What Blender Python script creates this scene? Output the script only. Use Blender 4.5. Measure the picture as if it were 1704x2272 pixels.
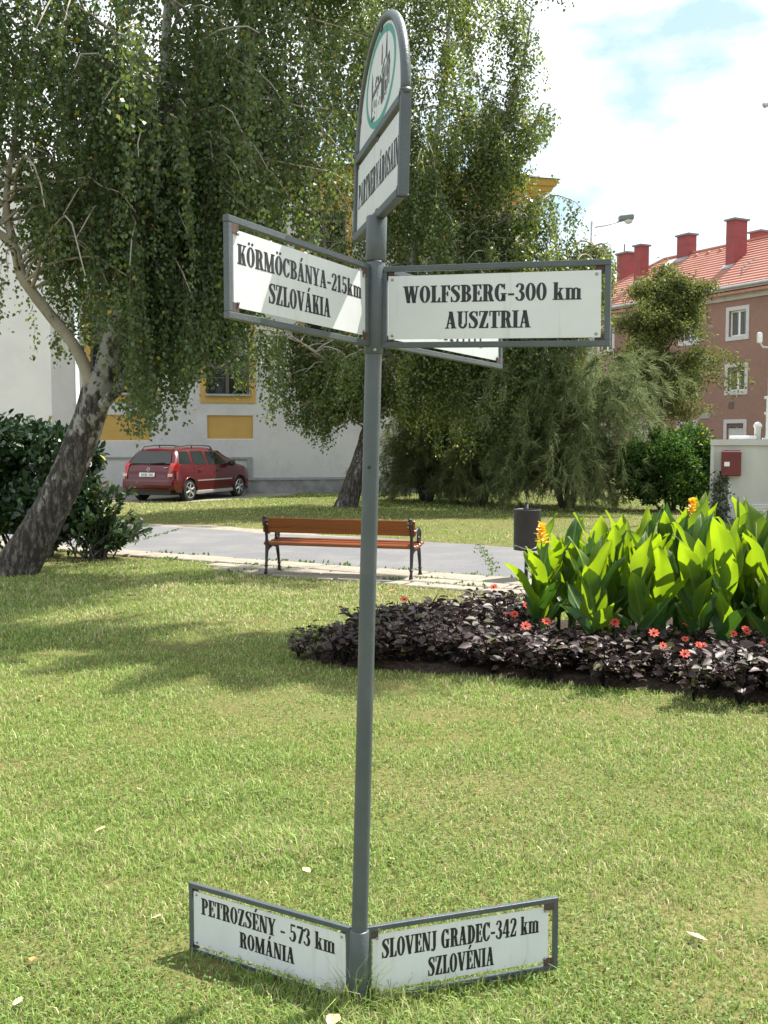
import bpy, math, random
import numpy as np
from mathutils import Vector, Matrix

random.seed(7)
RNG = np.random.default_rng(7)
SC = bpy.context.scene
COL = SC.collection
for o in list(bpy.data.objects):
    bpy.data.objects.remove(o, do_unlink=True)

# ------------------------------------------------------------------ camera, sky, sun, exposure
EYE = 1.70
cam_d = bpy.data.cameras.new('camera')
cam = bpy.data.objects.new('camera', cam_d)
COL.objects.link(cam)
cam.location = (0, 0, EYE)
cam.rotation_euler = (math.radians(90 - 4.004), 0, 0)
cam_d.sensor_fit = 'VERTICAL'
cam_d.sensor_height = 24.0
cam_d.lens = 24.0 * 2300 / 2272
cam_d.clip_start = 0.05
cam_d.clip_end = 2000
SC.camera = cam

SUN_AZ = math.atan2(0.82, 0.57)          # measured from +Y towards +X
SUN_EL = math.radians(60)
world = bpy.data.worlds.new('World')
SC.world = world
world.use_nodes = True
wn, wl = world.node_tree.nodes, world.node_tree.links
wn.clear()
w_out = wn.new('ShaderNodeOutputWorld')
w_bg = wn.new('ShaderNodeBackground')
w_sky = wn.new('ShaderNodeTexSky')
w_sky.sky_type = 'NISHITA'
w_sky.sun_disc = False
w_sky.sun_elevation = SUN_EL
w_sky.sun_rotation = SUN_AZ
w_sky.air_density = 1.0
w_sky.dust_density = 1.6
w_sky.ozone_density = 1.0
w_tc = wn.new('ShaderNodeTexCoord')
w_map = wn.new('ShaderNodeMapping')
w_map.inputs['Scale'].default_value = (1.0, 1.0, 2.4)
w_map.inputs['Location'].default_value = (0.35, 0.1, 0.55)
w_noise = wn.new('ShaderNodeTexNoise')
w_noise.inputs['Scale'].default_value = 3.1
w_noise.inputs['Detail'].default_value = 7
w_noise.inputs['Roughness'].default_value = 0.55
w_ramp = wn.new('ShaderNodeValToRGB')
w_ramp.color_ramp.elements[0].position = 0.41
w_ramp.color_ramp.elements[1].position = 0.58
w_mix = wn.new('ShaderNodeMixRGB')
w_mix.inputs['Color2'].default_value = (10.5, 10.6, 10.8, 1)
wl.new(w_tc.outputs['Generated'], w_map.inputs['Vector'])
wl.new(w_map.outputs['Vector'], w_noise.inputs['Vector'])
wl.new(w_noise.outputs['Fac'], w_ramp.inputs['Fac'])
wl.new(w_ramp.outputs['Color'], w_mix.inputs['Fac'])
w_pale = wn.new('ShaderNodeMixRGB')          # thin high haze over the whole sky
w_pale.inputs['Fac'].default_value = 0.45
w_pale.inputs['Color2'].default_value = (5.2, 7.2, 7.6, 1)
wl.new(w_sky.outputs['Color'], w_pale.inputs['Color1'])
wl.new(w_pale.outputs['Color'], w_mix.inputs['Color1'])
wl.new(w_mix.outputs['Color'], w_bg.inputs['Color'])
w_bg.inputs['Strength'].default_value = 0.075
wl.new(w_bg.outputs['Background'], w_out.inputs['Surface'])

sun_d = bpy.data.lights.new('sun', 'SUN')
sun_d.energy = 4.8
sun_d.angle = math.radians(0.53)
sun_d.color = (1.0, 0.955, 0.88)
sun = bpy.data.objects.new('sun', sun_d)
COL.objects.link(sun)
S = Vector((math.sin(SUN_AZ) * math.cos(SUN_EL), math.cos(SUN_AZ) * math.cos(SUN_EL), math.sin(SUN_EL)))
sun.rotation_euler = S.to_track_quat('Z', 'Y').to_euler()
sun.location = S * 60

SC.view_settings.view_transform = 'Standard'
SC.view_settings.look = 'None'
SC.view_settings.gamma = 1.0
SC.view_settings.use_curve_mapping = False
SC.view_settings.exposure = 1.2

# ------------------------------------------------------------------ helpers
def mat(name, color, rough=0.6, metal=0.0, spec=0.5, translucent=0.0, tcol=None, attr=None,
        noise=None, bump=None, coord='Object', coat=0.0):
    """noise = (scale, color2, lo, hi[, stretch]) mottles the colour; bump = (scale, strength)."""
    m = bpy.data.materials.new(name)
    m.use_nodes = True
    n, l = m.node_tree.nodes, m.node_tree.links
    b = n['Principled BSDF']
    b.inputs['Base Color'].default_value = (*color, 1)
    b.inputs['Roughness'].default_value = rough
    b.inputs['Metallic'].default_value = metal
    b.inputs['Specular IOR Level'].default_value = spec
    b.inputs['Coat Weight'].default_value = coat
    b.inputs['Coat Roughness'].default_value = 0.06
    tc = n.new('ShaderNodeTexCoord')
    src = None
    if attr:
        a = n.new('ShaderNodeAttribute')
        a.attribute_name = attr
        src = a.outputs['Color']
    for nz in ([noise] if isinstance(noise, tuple) else (noise or [])):
        mp = n.new('ShaderNodeMapping')
        if len(nz) > 4:
            mp.inputs['Scale'].default_value = nz[4]
        l.new(tc.outputs[coord], mp.inputs['Vector'])
        t = n.new('ShaderNodeTexNoise')
        t.inputs['Scale'].default_value = nz[0]
        t.inputs['Detail'].default_value = 6
        t.inputs['Roughness'].default_value = 0.62
        l.new(mp.outputs['Vector'], t.inputs['Vector'])
        r = n.new('ShaderNodeMapRange')
        r.inputs['From Min'].default_value = nz[2]
        r.inputs['From Max'].default_value = nz[3]
        l.new(t.outputs['Fac'], r.inputs['Value'])
        x = n.new('ShaderNodeMixRGB')
        x.inputs['Color1'].default_value = (*color, 1)
        x.inputs['Color2'].default_value = (*nz[1], 1)
        if src:
            l.new(src, x.inputs['Color1'])
        l.new(r.outputs['Result'], x.inputs['Fac'])
        src = x.outputs['Color']
    if src:
        l.new(src, b.inputs['Base Color'])
    if bump:
        t = n.new('ShaderNodeTexNoise')
        t.inputs['Scale'].default_value = bump[0]
        t.inputs['Detail'].default_value = 5
        l.new(tc.outputs[coord], t.inputs['Vector'])
        bp = n.new('ShaderNodeBump')
        bp.inputs['Strength'].default_value = bump[1]
        bp.inputs['Distance'].default_value = 0.02
        l.new(t.outputs['Fac'], bp.inputs['Height'])
        l.new(bp.outputs['Normal'], b.inputs['Normal'])
    if translucent:
        tr = n.new('ShaderNodeBsdfTranslucent')
        tr.inputs['Color'].default_value = (*(tcol or color), 1)
        if src and not tcol:
            l.new(src, tr.inputs['Color'])
        elif src and tcol:
            mm = n.new('ShaderNodeMixRGB')
            mm.blend_type = 'MULTIPLY'
            mm.inputs['Fac'].default_value = 1
            mm.inputs['Color2'].default_value = (*tcol, 1)
            l.new(src, mm.inputs['Color1'])
            l.new(mm.outputs['Color'], tr.inputs['Color'])
        mx = n.new('ShaderNodeMixShader')
        mx.inputs['Fac'].default_value = translucent
        l.new(b.outputs['BSDF'], mx.inputs[1])
        l.new(tr.outputs['BSDF'], mx.inputs[2])
        l.new(mx.outputs['Shader'], n['Material Output'].inputs['Surface'])
    return m

ORG = {}

def tag(o, label=None, cat=None, group=None, kind=None):
    if label: o['label'] = label
    if cat: o['category'] = cat
    if group: o['group'] = group
    if kind: o['kind'] = kind
    return o

def thing(name, loc, label, cat, group=None, rz=0.0):
    o = bpy.data.objects.new(name, None)
    o.empty_display_size = 0.2
    o.location = loc
    o.rotation_euler = (0, 0, rz)
    COL.objects.link(o)
    ORG[o.name] = Vector(loc) if rz == 0 else Vector((0, 0, 0))
    return tag(o, label, cat, group)

def link(name, me, parent=None, m=None, smooth=False):
    if m is not None and not me.materials:
        me.materials.append(m)
    if smooth:
        me.polygons.foreach_set('use_smooth', [True] * len(me.polygons))
    o = bpy.data.objects.new(name, me)
    COL.objects.link(o)
    if parent is not None:
        o.parent = parent
    return o

def copy_tree(o, parent=None, loc=None, rz=None, label=None):
    c = o.copy()
    COL.objects.link(c)
    c.parent = parent
    if loc is not None: c.location = loc
    if rz is not None: c.rotation_euler = (0, 0, rz)
    if label: c['label'] = label
    for ch in list(o.children):
        copy_tree(ch, c)
    return c

class MB:
    def __init__(self):
        self.v, self.f = [], []
    def add(self, vs, fs):
        k = len(self.v)
        self.v += [tuple(p) for p in vs]
        self.f += [tuple(i + k for i in q) for q in fs]
        return self
    def box(self, x0, x1, y0, y1, z0, z1, M=None):
        vs = [(x, y, z) for z in (z0, z1) for x, y in ((x0, y0), (x1, y0), (x1, y1), (x0, y1))]
        if M is not None: vs = [M @ Vector(p) for p in vs]
        return self.add(vs, [(3, 2, 1, 0), (4, 5, 6, 7), (0, 1, 5, 4), (1, 2, 6, 5), (2, 3, 7, 6), (3, 0, 4, 7)])
    def bev(self, x0, x1, y0, y1, z0, z1, b=0.01, M=None):
        """box with bevelled vertical and top edges"""
        def ring(e, z):
            return [(x0 + e + b, y0 + e, z), (x1 - e - b, y0 + e, z), (x1 - e, y0 + e + b, z), (x1 - e, y1 - e - b, z),
                    (x1 - e - b, y1 - e, z), (x0 + e + b, y1 - e, z), (x0 + e, y1 - e - b, z), (x0 + e, y0 + e + b, z)]
        vs = ring(b, z0) + ring(0, z0 + b) + ring(0, z1 - b) + ring(b, z1)
        if M is not None: vs = [M @ Vector(p) for p in vs]
        fs = [tuple(range(7, -1, -1)), tuple(range(24, 32))]
        for r in range(3):
            for i in range(8):
                j = (i + 1) % 8
                fs.append((r * 8 + i, r * 8 + j, r * 8 + 8 + j, r * 8 + 8 + i))
        return self.add(vs, fs)
    def tube(self, pts, rad, n=8, cap=True, flat=1.0, rough=0.0, rs=0, furrow=0.0):
        pts = [Vector(p) for p in pts]
        if not hasattr(rad, '__len__'): rad = [rad] * len(pts)
        rr = random.Random(rs)
        vs, fs = [], []
        up = Vector((0, 0, 1))
        t0 = (pts[1] - pts[0]).normalized()
        a = t0.cross(up)
        if a.length < 1e-3: a = t0.cross(Vector((0, 1, 0)))
        a.normalize()
        for i, p in enumerate(pts):
            t = (pts[min(i + 1, len(pts) - 1)] - pts[max(i - 1, 0)]).normalized()
            a = (a - t * a.dot(t)).normalized()
            b = t.cross(a)
            for k in range(n):
                an = 2 * math.pi * k / n
                r = rad[i] * (1 + rough * (rr.random() - 0.5) * 2)
                if furrow:
                    w1 = math.sin(an * 11 + 2.2 * math.sin(i * .21) + 1.3 * math.sin(i * .53 + an * 2))
                    w2 = math.sin(an * 23 + 3.1 * math.sin(i * .17 + 1) + i * .4)
                    r *= 1 + furrow * (abs(w1) + .5 * abs(w2) - .8 + .5 * math.sin(an * 3 + i * .09)) * (1 - .6 * i / len(pts))
                vs.append(p + a * (math.cos(an) * r) + b * (math.sin(an) * r * flat))
        for i in range(len(pts) - 1):
            for k in range(n):
                j = (k + 1) % n
                fs.append((i * n + k, i * n + j, (i + 1) * n + j, (i + 1) * n + k))
        if cap:
            fs.append(tuple(range(n - 1, -1, -1)))
            fs.append(tuple(range((len(pts) - 1) * n, len(pts) * n)))
        return self.add(vs, fs)
    def lathe(self, prof, n=20, M=None):
        vs, fs = [], []
        for r, z in prof:
            for k in range(n):
                an = 2 * math.pi * k / n
                vs.append(Vector((r * math.cos(an), r * math.sin(an), z)))
        if M is not None: vs = [M @ p for p in vs]
        for i in range(len(prof) - 1):
            for k in range(n):
                j = (k + 1) % n
                fs.append((i * n + k, i * n + j, (i + 1) * n + j, (i + 1) * n + k))
        fs.append(tuple(range(n - 1, -1, -1)))
        fs.append(tuple(range((len(prof) - 1) * n, len(prof) * n)))
        return self.add(vs, fs)
    def prism(self, poly, z0, z1, M=None):
        n = len(poly)
        vs = [(x, y, z0) for x, y in poly] + [(x, y, z1) for x, y in poly]
        if M is not None: vs = [M @ Vector(p) for p in vs]
        fs = [tuple(range(n - 1, -1, -1)), tuple(range(n, 2 * n))]
        for i in range(n):
            j = (i + 1) % n
            fs.append((i, j, n + j, n + i))
        return self.add(vs, fs)
    def build(self, name, m, parent=None, smooth=False, kind=None, label=None):
        vs = self.v
        if parent is not None:
            root = parent
            while root.parent is not None: root = root.parent
            og = ORG.get(root.name, Vector((0, 0, 0)))
            vs = [(p[0] - og.x, p[1] - og.y, p[2] - og.z) for p in vs]
        me = bpy.data.meshes.new(name)
        me.from_pydata(vs, [], self.f)
        me.update()
        o = link(name, me, parent, m, smooth)
        if kind: o['kind'] = kind
        if label: o['label'] = label
        return o

def leaf_cloud(name, P, A, N, size, cols, m, parent, tmpl='rhomb', kind=None):
    """One mesh of many leaf-sized faces. P points, A leaf axes, N normals, size lengths, cols per leaf."""
    T = {'rhomb': ([(0, 0, 0), (-.38, .42, .07), (0, 1, -.06), (.38, .42, .07)], [(0, 1, 2, 3)]),
         'oval': ([(0, 0, 0), (-.23, .3, .05), (-.2, .7, .04), (0, 1, -.06), (.2, .7, .04), (.23, .3, .05)], [(0, 1, 2, 3, 4, 5)]),
         'needle': ([(-.035, 0, 0), (.035, 0, 0), (.01, 1, -.06)], [(0, 1, 2)]),
         'broad': ([(0, 0, 0), (-.25, .25, .09), (-.25, .58, .07), (0, 1, -.14), (.25, .58, .07), (.25, .25, .09), (0, .5, -.02)],
                   [(0, 1, 6), (1, 2, 6), (2, 3, 6), (3, 4, 6), (4, 5, 6), (5, 0, 6)]),
         'blade': ([(-.5, 0, 0), (.5, 0, 0), (.42, .55, 0), (-.42, .55, 0), (0, 1, 0)], None)}[tmpl]
    tv, tf = np.array(T[0], float), T[1]
    n, k = len(P), len(tv)
    A = A / np.maximum(np.linalg.norm(A, axis=1, keepdims=True), 1e-6)
    Sd = np.cross(A, N)
    Sd /= np.maximum(np.linalg.norm(Sd, axis=1, keepdims=True), 1e-6)
    Nn = np.cross(Sd, A)
    V = (P[:, None, :] + size[:, None, None] * (tv[None, :, 0, None] * Sd[:, None, :] + tv[None, :, 1, None] * A[:, None, :]
         + tv[None, :, 2, None] * Nn[:, None, :]))
    og = np.zeros(3)
    if parent is not None: og = np.array(ORG[parent.name])
    V = (V - og).reshape(-1, 3)
    base = (np.arange(n) * k)[:, None]
    loops = np.concatenate([base + np.array(f)[None, :] for f in tf], axis=1).reshape(-1)
    lens = np.tile(np.array([len(f) for f in tf]), n)
    return raw_mesh(name, V, loops, lens, np.repeat(cols, k, axis=0), m, parent, kind)

def raw_mesh(name, V, loops, lens, cols, m, parent=None, kind=None):
    me = bpy.data.meshes.new(name)
    me.vertices.add(len(V))
    me.vertices.foreach_set('co', V.astype(np.float32).ravel())
    me.loops.add(len(loops))
    me.loops.foreach_set('vertex_index', loops.astype(np.int32))
    me.polygons.add(len(lens))
    st = np.concatenate([[0], np.cumsum(lens)[:-1]])
    me.polygons.foreach_set('loop_start', st.astype(np.int32))
    me.polygons.foreach_set('loop_total', lens.astype(np.int32))
    me.update(calc_edges=True)
    if cols is not None:
        at = me.color_attributes.new('tint', 'FLOAT_COLOR', 'POINT')
        c4 = np.ones((len(V), 4), np.float32)
        c4[:, :3] = cols
        at.data.foreach_set('color', c4.ravel())
    o = link(name, me, parent, m)
    if kind: o['kind'] = kind
    return o

def unit(a):
    return a / np.maximum(np.linalg.norm(a, axis=-1, keepdims=True), 1e-6)

_w = [(RNG.normal(size=2), RNG.uniform(0, 6.28)) for _ in range(10)]
def field(x, y, sc=1.0):
    """smooth random field in about -1..1"""
    r = np.zeros_like(x, dtype=float)
    for i, (d, ph) in enumerate(_w):
        f = (0.6 + 0.45 * i) * sc
        r += np.sin((x * d[0] + y * d[1]) * f + ph) / (1 + 0.35 * i)
    return r / 3.2

def in_poly(x, y, poly):
    r = np.zeros(len(x), bool)
    j = len(poly) - 1
    for i in range(len(poly)):
        xi, yi = poly[i]
        xj, yj = poly[j]
        c = ((yi > y) != (yj > y)) & (x < (xj - xi) * (y - yi) / (yj - yi + 1e-12) + xi)
        r ^= c
        j = i
    return r

# ------------------------------------------------------------------ materials
M_ground = mat('ground_soil_grass', (0.15, 0.145, 0.055), 0.95, spec=0.1,
               noise=[(1.3, (0.17, 0.145, 0.06), 0.42, 0.62), (38, (0.07, 0.085, 0.022), 0.45, 0.65)], bump=(60, 0.8))
M_grass = mat('grass_blades', (0.1, 0.15, 0.03), 0.5, spec=0.3, translucent=0.35, attr='tint')
M_asph = mat('asphalt', (0.155, 0.155, 0.16), 0.9, spec=0.2,
             noise=[(1.1, (0.2, 0.195, 0.19), 0.45, 0.7), (160, (0.26, 0.25, 0.24), 0.58, 0.72)], bump=(220, 0.5))
M_conc = mat('concrete_slab', (0.29, 0.262, 0.215), 0.9, spec=0.2,
             noise=[(2.3, (0.21, 0.19, 0.15), 0.42, 0.68), (60, (0.35, 0.32, 0.265), 0.5, 0.7)], bump=(70, 0.5))
M_dirt = mat('dry_gravel', (0.27, 0.235, 0.18), 0.95, spec=0.1,
             noise=[(7, (0.36, 0.33, 0.27), 0.4, 0.65), (60, (0.16, 0.14, 0.1), 0.5, 0.68)], bump=(80, 0.8))
M_soil = mat('dark_soil', (0.035, 0.026, 0.02), 0.95, spec=0.1, noise=(30, (0.075, 0.055, 0.04), 0.45, 0.65), bump=(45, 1.0))
M_paint = mat('grey_paint', (0.062, 0.078, 0.085), 0.42, spec=0.5, noise=[(9, (0.085, 0.1, 0.108), 0.4, 0.7), (38, (0.30, 0.31, 0.30), 0.70, 0.73), (14, (0.10, 0.055, 0.035), 0.69, 0.75)], bump=(160, 0.12))
M_rust = mat('rusty_tab', (0.05, 0.04, 0.038), 0.7, noise=(60, (0.12, 0.05, 0.03), 0.45, 0.65))
M_panel = mat('white_enamel_panel', (0.62, 0.64, 0.65), 0.35, spec=0.4, noise=[(6, (0.57, 0.59, 0.595), 0.45, 0.75), (5, (0.50, 0.49, 0.46), 0.55, 0.80, (6, 6, .5)), (60, (0.35, 0.31, 0.27), 0.72, 0.76)])
M_ink = mat('black_lettering', (0.012, 0.014, 0.016), 0.45)
M_green = mat('green_ring_print', (0.03, 0.25, 0.19), 0.45)
M_ink2 = mat('grey_print', (0.22, 0.21, 0.2), 0.5)
M_redp = mat('red_print', (0.25, 0.07, 0.05), 0.5)
M_bolt = mat('steel_bolt', (0.3, 0.3, 0.29), 0.35, metal=0.8)
M_iron = mat('cast_iron', (0.012, 0.011, 0.012), 0.38, spec=0.6, bump=(90, 0.15))
M_wood = mat('varnished_wood', (0.20, 0.062, 0.018), 0.32, spec=0.5,
             noise=(5, (0.17, 0.038, 0.014), 0.4, 0.65, (0.5, 14, 14)), bump=(30, 0.08))
M_bin = mat('dark_bin_metal', (0.022, 0.021, 0.024), 0.5, spec=0.35, noise=(7, (0.035, 0.032, 0.034), 0.4, 0.7))
M_leafA = mat('birch_leaf_dark', (0.05, 0.09, 0.03), 0.40, spec=0.5, translucent=0.42, attr='tint', tcol=(1.5, 1.5, 0.6))
M_leafM = mat('matte_leaf', (0.05, 0.09, 0.03), 0.6, spec=0.2, translucent=0.38, attr='tint', tcol=(1.4, 1.4, 0.6))
M_tam = mat('feathery_leaf', (0.07, 0.1, 0.05), 0.6, spec=0.2, translucent=0.4, attr='tint')
M_laur = mat('laurel_leaf', (0.02, 0.045, 0.02), 0.32, spec=0.5, translucent=0.15, attr='tint')
M_dah = mat('dark_dahlia_leaf', (0.02, 0.012, 0.014), 0.5, spec=0.45, translucent=0.12, attr='tint')
M_canna = mat('canna_leaf', (0.075, 0.15, 0.03), 0.42, spec=0.35, translucent=0.55, tcol=(3.5, 2.7, 0.28),
              noise=(2.2, (0.10, 0.18, 0.03), 0.4, 0.65))
def ribs(m):
    n, l = m.node_tree.nodes, m.node_tree.links
    b = n['Principled BSDF']
    tc = n.new('ShaderNodeTexCoord')
    sp = n.new('ShaderNodeSeparateXYZ')
    l.new(tc.outputs['Object'], sp.inputs['Vector'])
    ab = n.new('ShaderNodeMath'); ab.operation = 'ABSOLUTE'
    l.new(sp.outputs['X'], ab.inputs[0])
    mu = n.new('ShaderNodeMath'); mu.operation = 'MULTIPLY_ADD'
    l.new(ab.outputs[0], mu.inputs[0]); mu.inputs[1].default_value = -1.5
    l.new(sp.outputs['Y'], mu.inputs[2])
    sc = n.new('ShaderNodeMath'); sc.operation = 'MULTIPLY'
    l.new(mu.outputs[0], sc.inputs[0]); sc.inputs[1].default_value = 420
    sn = n.new('ShaderNodeMath'); sn.operation = 'SINE'
    l.new(sc.outputs[0], sn.inputs[0])
    bp = n.new('ShaderNodeBump')
    bp.inputs['Strength'].default_value = .35
    bp.inputs['Distance'].default_value = .004
    l.new(sn.outputs[0], bp.inputs['Height'])
    l.new(bp.outputs['Normal'], b.inputs['Normal'])
    mid = n.new('ShaderNodeMapRange')
    mid.inputs['From Min'].default_value = .004
    mid.inputs['From Max'].default_value = .009
    mid.inputs['To Min'].default_value = .75
    mid.inputs['To Max'].default_value = 0
    l.new(ab.outputs[0], mid.inputs['Value'])
    src = b.inputs['Base Color'].links[0].from_socket
    mx = n.new('ShaderNodeMixRGB')
    l.new(src, mx.inputs['Color1'])
    mx.inputs['Color2'].default_value = (.22, .30, .09, 1)
    l.new(mid.outputs['Result'], mx.inputs['Fac'])
    # faint stripes along the ribs, browned tip
    st = n.new('ShaderNodeMapRange')
    st.inputs['From Min'].default_value = -1
    st.inputs['To Min'].default_value = 0
    st.inputs['To Max'].default_value = .22
    l.new(sn.outputs[0], st.inputs['Value'])
    m2 = n.new('ShaderNodeMixRGB')
    l.new(mx.outputs['Color'], m2.inputs['Color1'])
    m2.inputs['Color2'].default_value = (.03, .075, .015, 1)
    l.new(st.outputs['Result'], m2.inputs['Fac'])
    l.new(m2.outputs['Color'], b.inputs['Base Color'])
M_canna3 = mat('canna_leaf_old_shaded', (0.038, 0.10, 0.028), 0.40, spec=0.4, translucent=0.28, tcol=(1.8, 1.7, 0.4),
              noise=(3, (0.05, 0.12, 0.03), 0.4, 0.65, (20, 1.5, 1.5)))  # older leaf tone, also darkened to paint in shade low in the clump
M_canna2 = mat('canna_leaf_yellowing', (0.13, 0.17, 0.03), 0.42, spec=0.4, translucent=0.45, tcol=(0.6, 0.6, 0.04),
               noise=(5, (0.3, 0.2, 0.04), 0.5, 0.7))
for q_ in (M_canna, M_canna2, M_canna3): ribs(q_)
M_stem = mat('canna_stem', (0.13, 0.2, 0.05), 0.5, translucent=0.1)
M_yel = mat('yellow_petal', (0.85, 0.5, 0.02), 0.5, translucent=0.35, noise=(25, (0.8, 0.28, 0.02), 0.5, 0.7))
M_red = mat('coral_petal', (0.72, 0.09, 0.05), 0.5, translucent=0.3)
M_core = mat('flower_core', (0.12, 0.02, 0.01), 0.7)
M_twig = mat('twig_bark', (0.16, 0.125, 0.09), 0.8)
M_trunk2 = mat('dark_bark', (0.06, 0.05, 0.042), 0.9, noise=(8, (0.16, 0.145, 0.125), 0.5, 0.7), bump=(14, 1.0))

def birch_bark():
    m = mat('birch_bark', (0.42, 0.4, 0.36), 0.8, spec=0.25, bump=(26, 0.9))
    n, l = m.node_tree.nodes, m.node_tree.links
    b = n['Principled BSDF']
    tc = n.new('ShaderNodeTexCoord')
    sep = n.new('ShaderNodeSeparateXYZ')
    l.new(tc.outputs['Object'], sep.inputs['Vector'])
    hgt = n.new('ShaderNodeMapRange')           # old furrowed bark low on the trunk, white above
    hgt.inputs['From Min'].default_value = 0.5
    hgt.inputs['From Max'].default_value = 3.0
    hgt.inputs['To Min'].default_value = 0.17
    hgt.inputs['To Max'].default_value = -0.035
    l.new(sep.outputs['Z'], hgt.inputs['Value'])
    mp = n.new('ShaderNodeMapping')
    mp.inputs['Scale'].default_value = (1.5, 1.5, 0.9)
    mp.inputs['Rotation'].default_value = (0, -0.55, 0)
    l.new(tc.outputs['Object'], mp.inputs['Vector'])
    t = n.new('ShaderNodeTexNoise')
    t.inputs['Scale'].default_value = 4.2
    t.inputs['Detail'].default_value = 8
    t.inputs['Roughness'].default_value = 0.68
    l.new(mp.outputs['Vector'], t.inputs['Vector'])
    ad = n.new('ShaderNodeMath')
    ad.operation = 'ADD'
    l.new(t.outputs['Fac'], ad.inputs[0])
    l.new(hgt.outputs['Result'], ad.inputs[1])
    r = n.new('ShaderNodeMapRange')
    r.inputs['From Min'].default_value = 0.485
    r.inputs['From Max'].default_value = 0.565
    l.new(ad.outputs['Value'], r.inputs['Value'])
    x = n.new('ShaderNodeMixRGB')
    x.inputs['Color1'].default_value = (0.36, 0.345, 0.315, 1)
    mp2 = n.new('ShaderNodeMapping')
    mp2.inputs['Rotation'].default_value = (0, -0.52, 0)
    mp2.inputs['Scale'].default_value = (9, 9, 2.2)
    l.new(tc.outputs['Object'], mp2.inputs['Vector'])
    t2 = n.new('ShaderNodeTexNoise')
    t2.inputs['Scale'].default_value = 2.4
    t2.inputs['Detail'].default_value = 7
    t2.inputs['Roughness'].default_value = 0.7
    l.new(mp2.outputs['Vector'], t2.inputs['Vector'])
    r2 = n.new('ShaderNodeMapRange')
    r2.inputs['From Min'].default_value = 0.47
    r2.inputs['From Max'].default_value = 0.66
    l.new(t2.outputs['Fac'], r2.inputs['Value'])
    x2 = n.new('ShaderNodeMixRGB')
    x2.inputs['Color1'].default_value = (0.045, 0.037, 0.032, 1)
    x2.inputs['Color2'].default_value = (0.20, 0.18, 0.155, 1)
    l.new(r2.outputs['Result'], x2.inputs['Fac'])
    l.new(x2.outputs['Color'], x.inputs['Color2'])
    bp = [q for q in n if q.type == 'BUMP'][0]
    bp.inputs['Distance'].default_value = 0.05
    l.new(t2.outputs['Fac'], bp.inputs['Height'])
    l.new(r.outputs['Result'], x.inputs['Fac'])
    l.new(x.outputs['Color'], b.inputs['Base Color'])
    return m
M_birch = birch_bark()
M_limb = mat('birch_limb_bark', (0.40, 0.36, 0.29), 0.75, spec=0.25, noise=[(3, (0.27, 0.23, 0.18), 0.4, 0.7), (9, (0.06, 0.045, 0.035), 0.6, 0.66, (1.2, 1.2, 0.9))], bump=(30, 0.5))

# ------------------------------------------------------------------ the ground, path and paving
def sheet(name, poly, z, m, kind='structure'):
    me = bpy.data.meshes.new(name)
    me.from_pydata([(x, y, z) for x, y in poly], [], [tuple(range(len(poly)))])
    o = link(name, me, None, m)
    o['kind'] = kind
    return o

def wavy(a, b, n, amp, seed):
    r = random.Random(seed)
    a, b = Vector((*a, 0)), Vector((*b, 0))
    d = (b - a)
    nn = Vector((-d.y, d.x, 0)).normalized()
    return [tuple((a + d * (i / n) + nn * (amp * (r.random() - 0.5) * 2 * (0 < i < n)))[:2]) for i in range(n + 1)]

sheet('ground', [(-400, -60), (400, -60), (400, 700), (-400, 700)], 0, M_ground)
PD = Vector((-0.8655, 0.5009, 0))        # along the path, towards the left
PN = Vector((-0.5009, -0.8655, 0))       # across the path, towards the camera
P0 = Vector((1.53, 12.60, 0))
def pp(u, v):
    q = P0 + PD * u + PN * v
    return (q.x, q.y)
near = [pp(-14 + 0.6 * i, 0.04 * math.sin(i * 1.7) + 0.03 * math.sin(i * 4.1)) for i in range(70)]
far = [pp(28 - 0.6 * i, -3.55 + 0.12 * math.sin(i * 0.9) + 0.08 * math.sin(i * 2.3)) for i in range(70)]
PATH = near + far
sheet('path', PATH, 0.006, M_asph)
DIRT = [pp(3.2, -3.3), pp(4.2, -3.75), pp(5.2, -3.7), pp(6.2, -4.25), pp(7.2, -4.1), pp(8.3, -4.45), pp(9.6, -4.0), pp(10.4, -3.3)]
sheet('dirt_patch', DIRT, 0.003, M_dirt)
CARPAV = [(-16, 27.2), (-9.2, 27.7), (-7.4, 27.75), (-6.2, 28.05), (-5.2, 28.3), (-4.4, 29.2), (-3.4, 30.4), (-2.9, 31.6), (-2.6, 33.2), (-16, 33.2)]
sheet('pavement', CARPAV, 0.004, M_conc)

strip = bpy.data.objects.new('paved_strip', None)
COL.objects.link(strip)
strip['kind'] = 'structure'
ORG[strip.name] = Vector((0, 0, 0))
slab_polys = []
def slab_mesh(L, W, seed):
    r = random.Random(seed)
    b = MB()
    j = lambda: (r.random() - 0.5) * 0.03
    g = 0.022
    bot = [(g + j(), g + j(), -0.02), (L - g + j(), g + j(), -0.02), (L - g + j(), W - g + j(), -0.02), (g + j(), W - g + j(), -0.02)]
    h = [0.028 + j() * 0.4 for _ in range(4)]
    top = [(x + (0.012 if x < L / 2 else -0.012), y + (0.012 if y < W / 2 else -0.012), hh) for (x, y, _), hh in zip(bot, h)]
    mid = [(x, y, hh - 0.012) for (x, y, _), hh in zip(bot, h)]
    b.add(bot + mid + top, [(8, 9, 10, 11)] + [(i, (i + 1) % 4, 4 + (i + 1) % 4, 4 + i) for i in range(4)] + [(4 + i, 4 + (i + 1) % 4, 8 + (i + 1) % 4, 8 + i) for i in range(4)])
    me = bpy.data.meshes.new('paving_slab')
    me.from_pydata(b.v, [], b.f)
    me.materials.append(M_conc)
    return me
ang = math.atan2(PD.y, PD.x)
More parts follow.
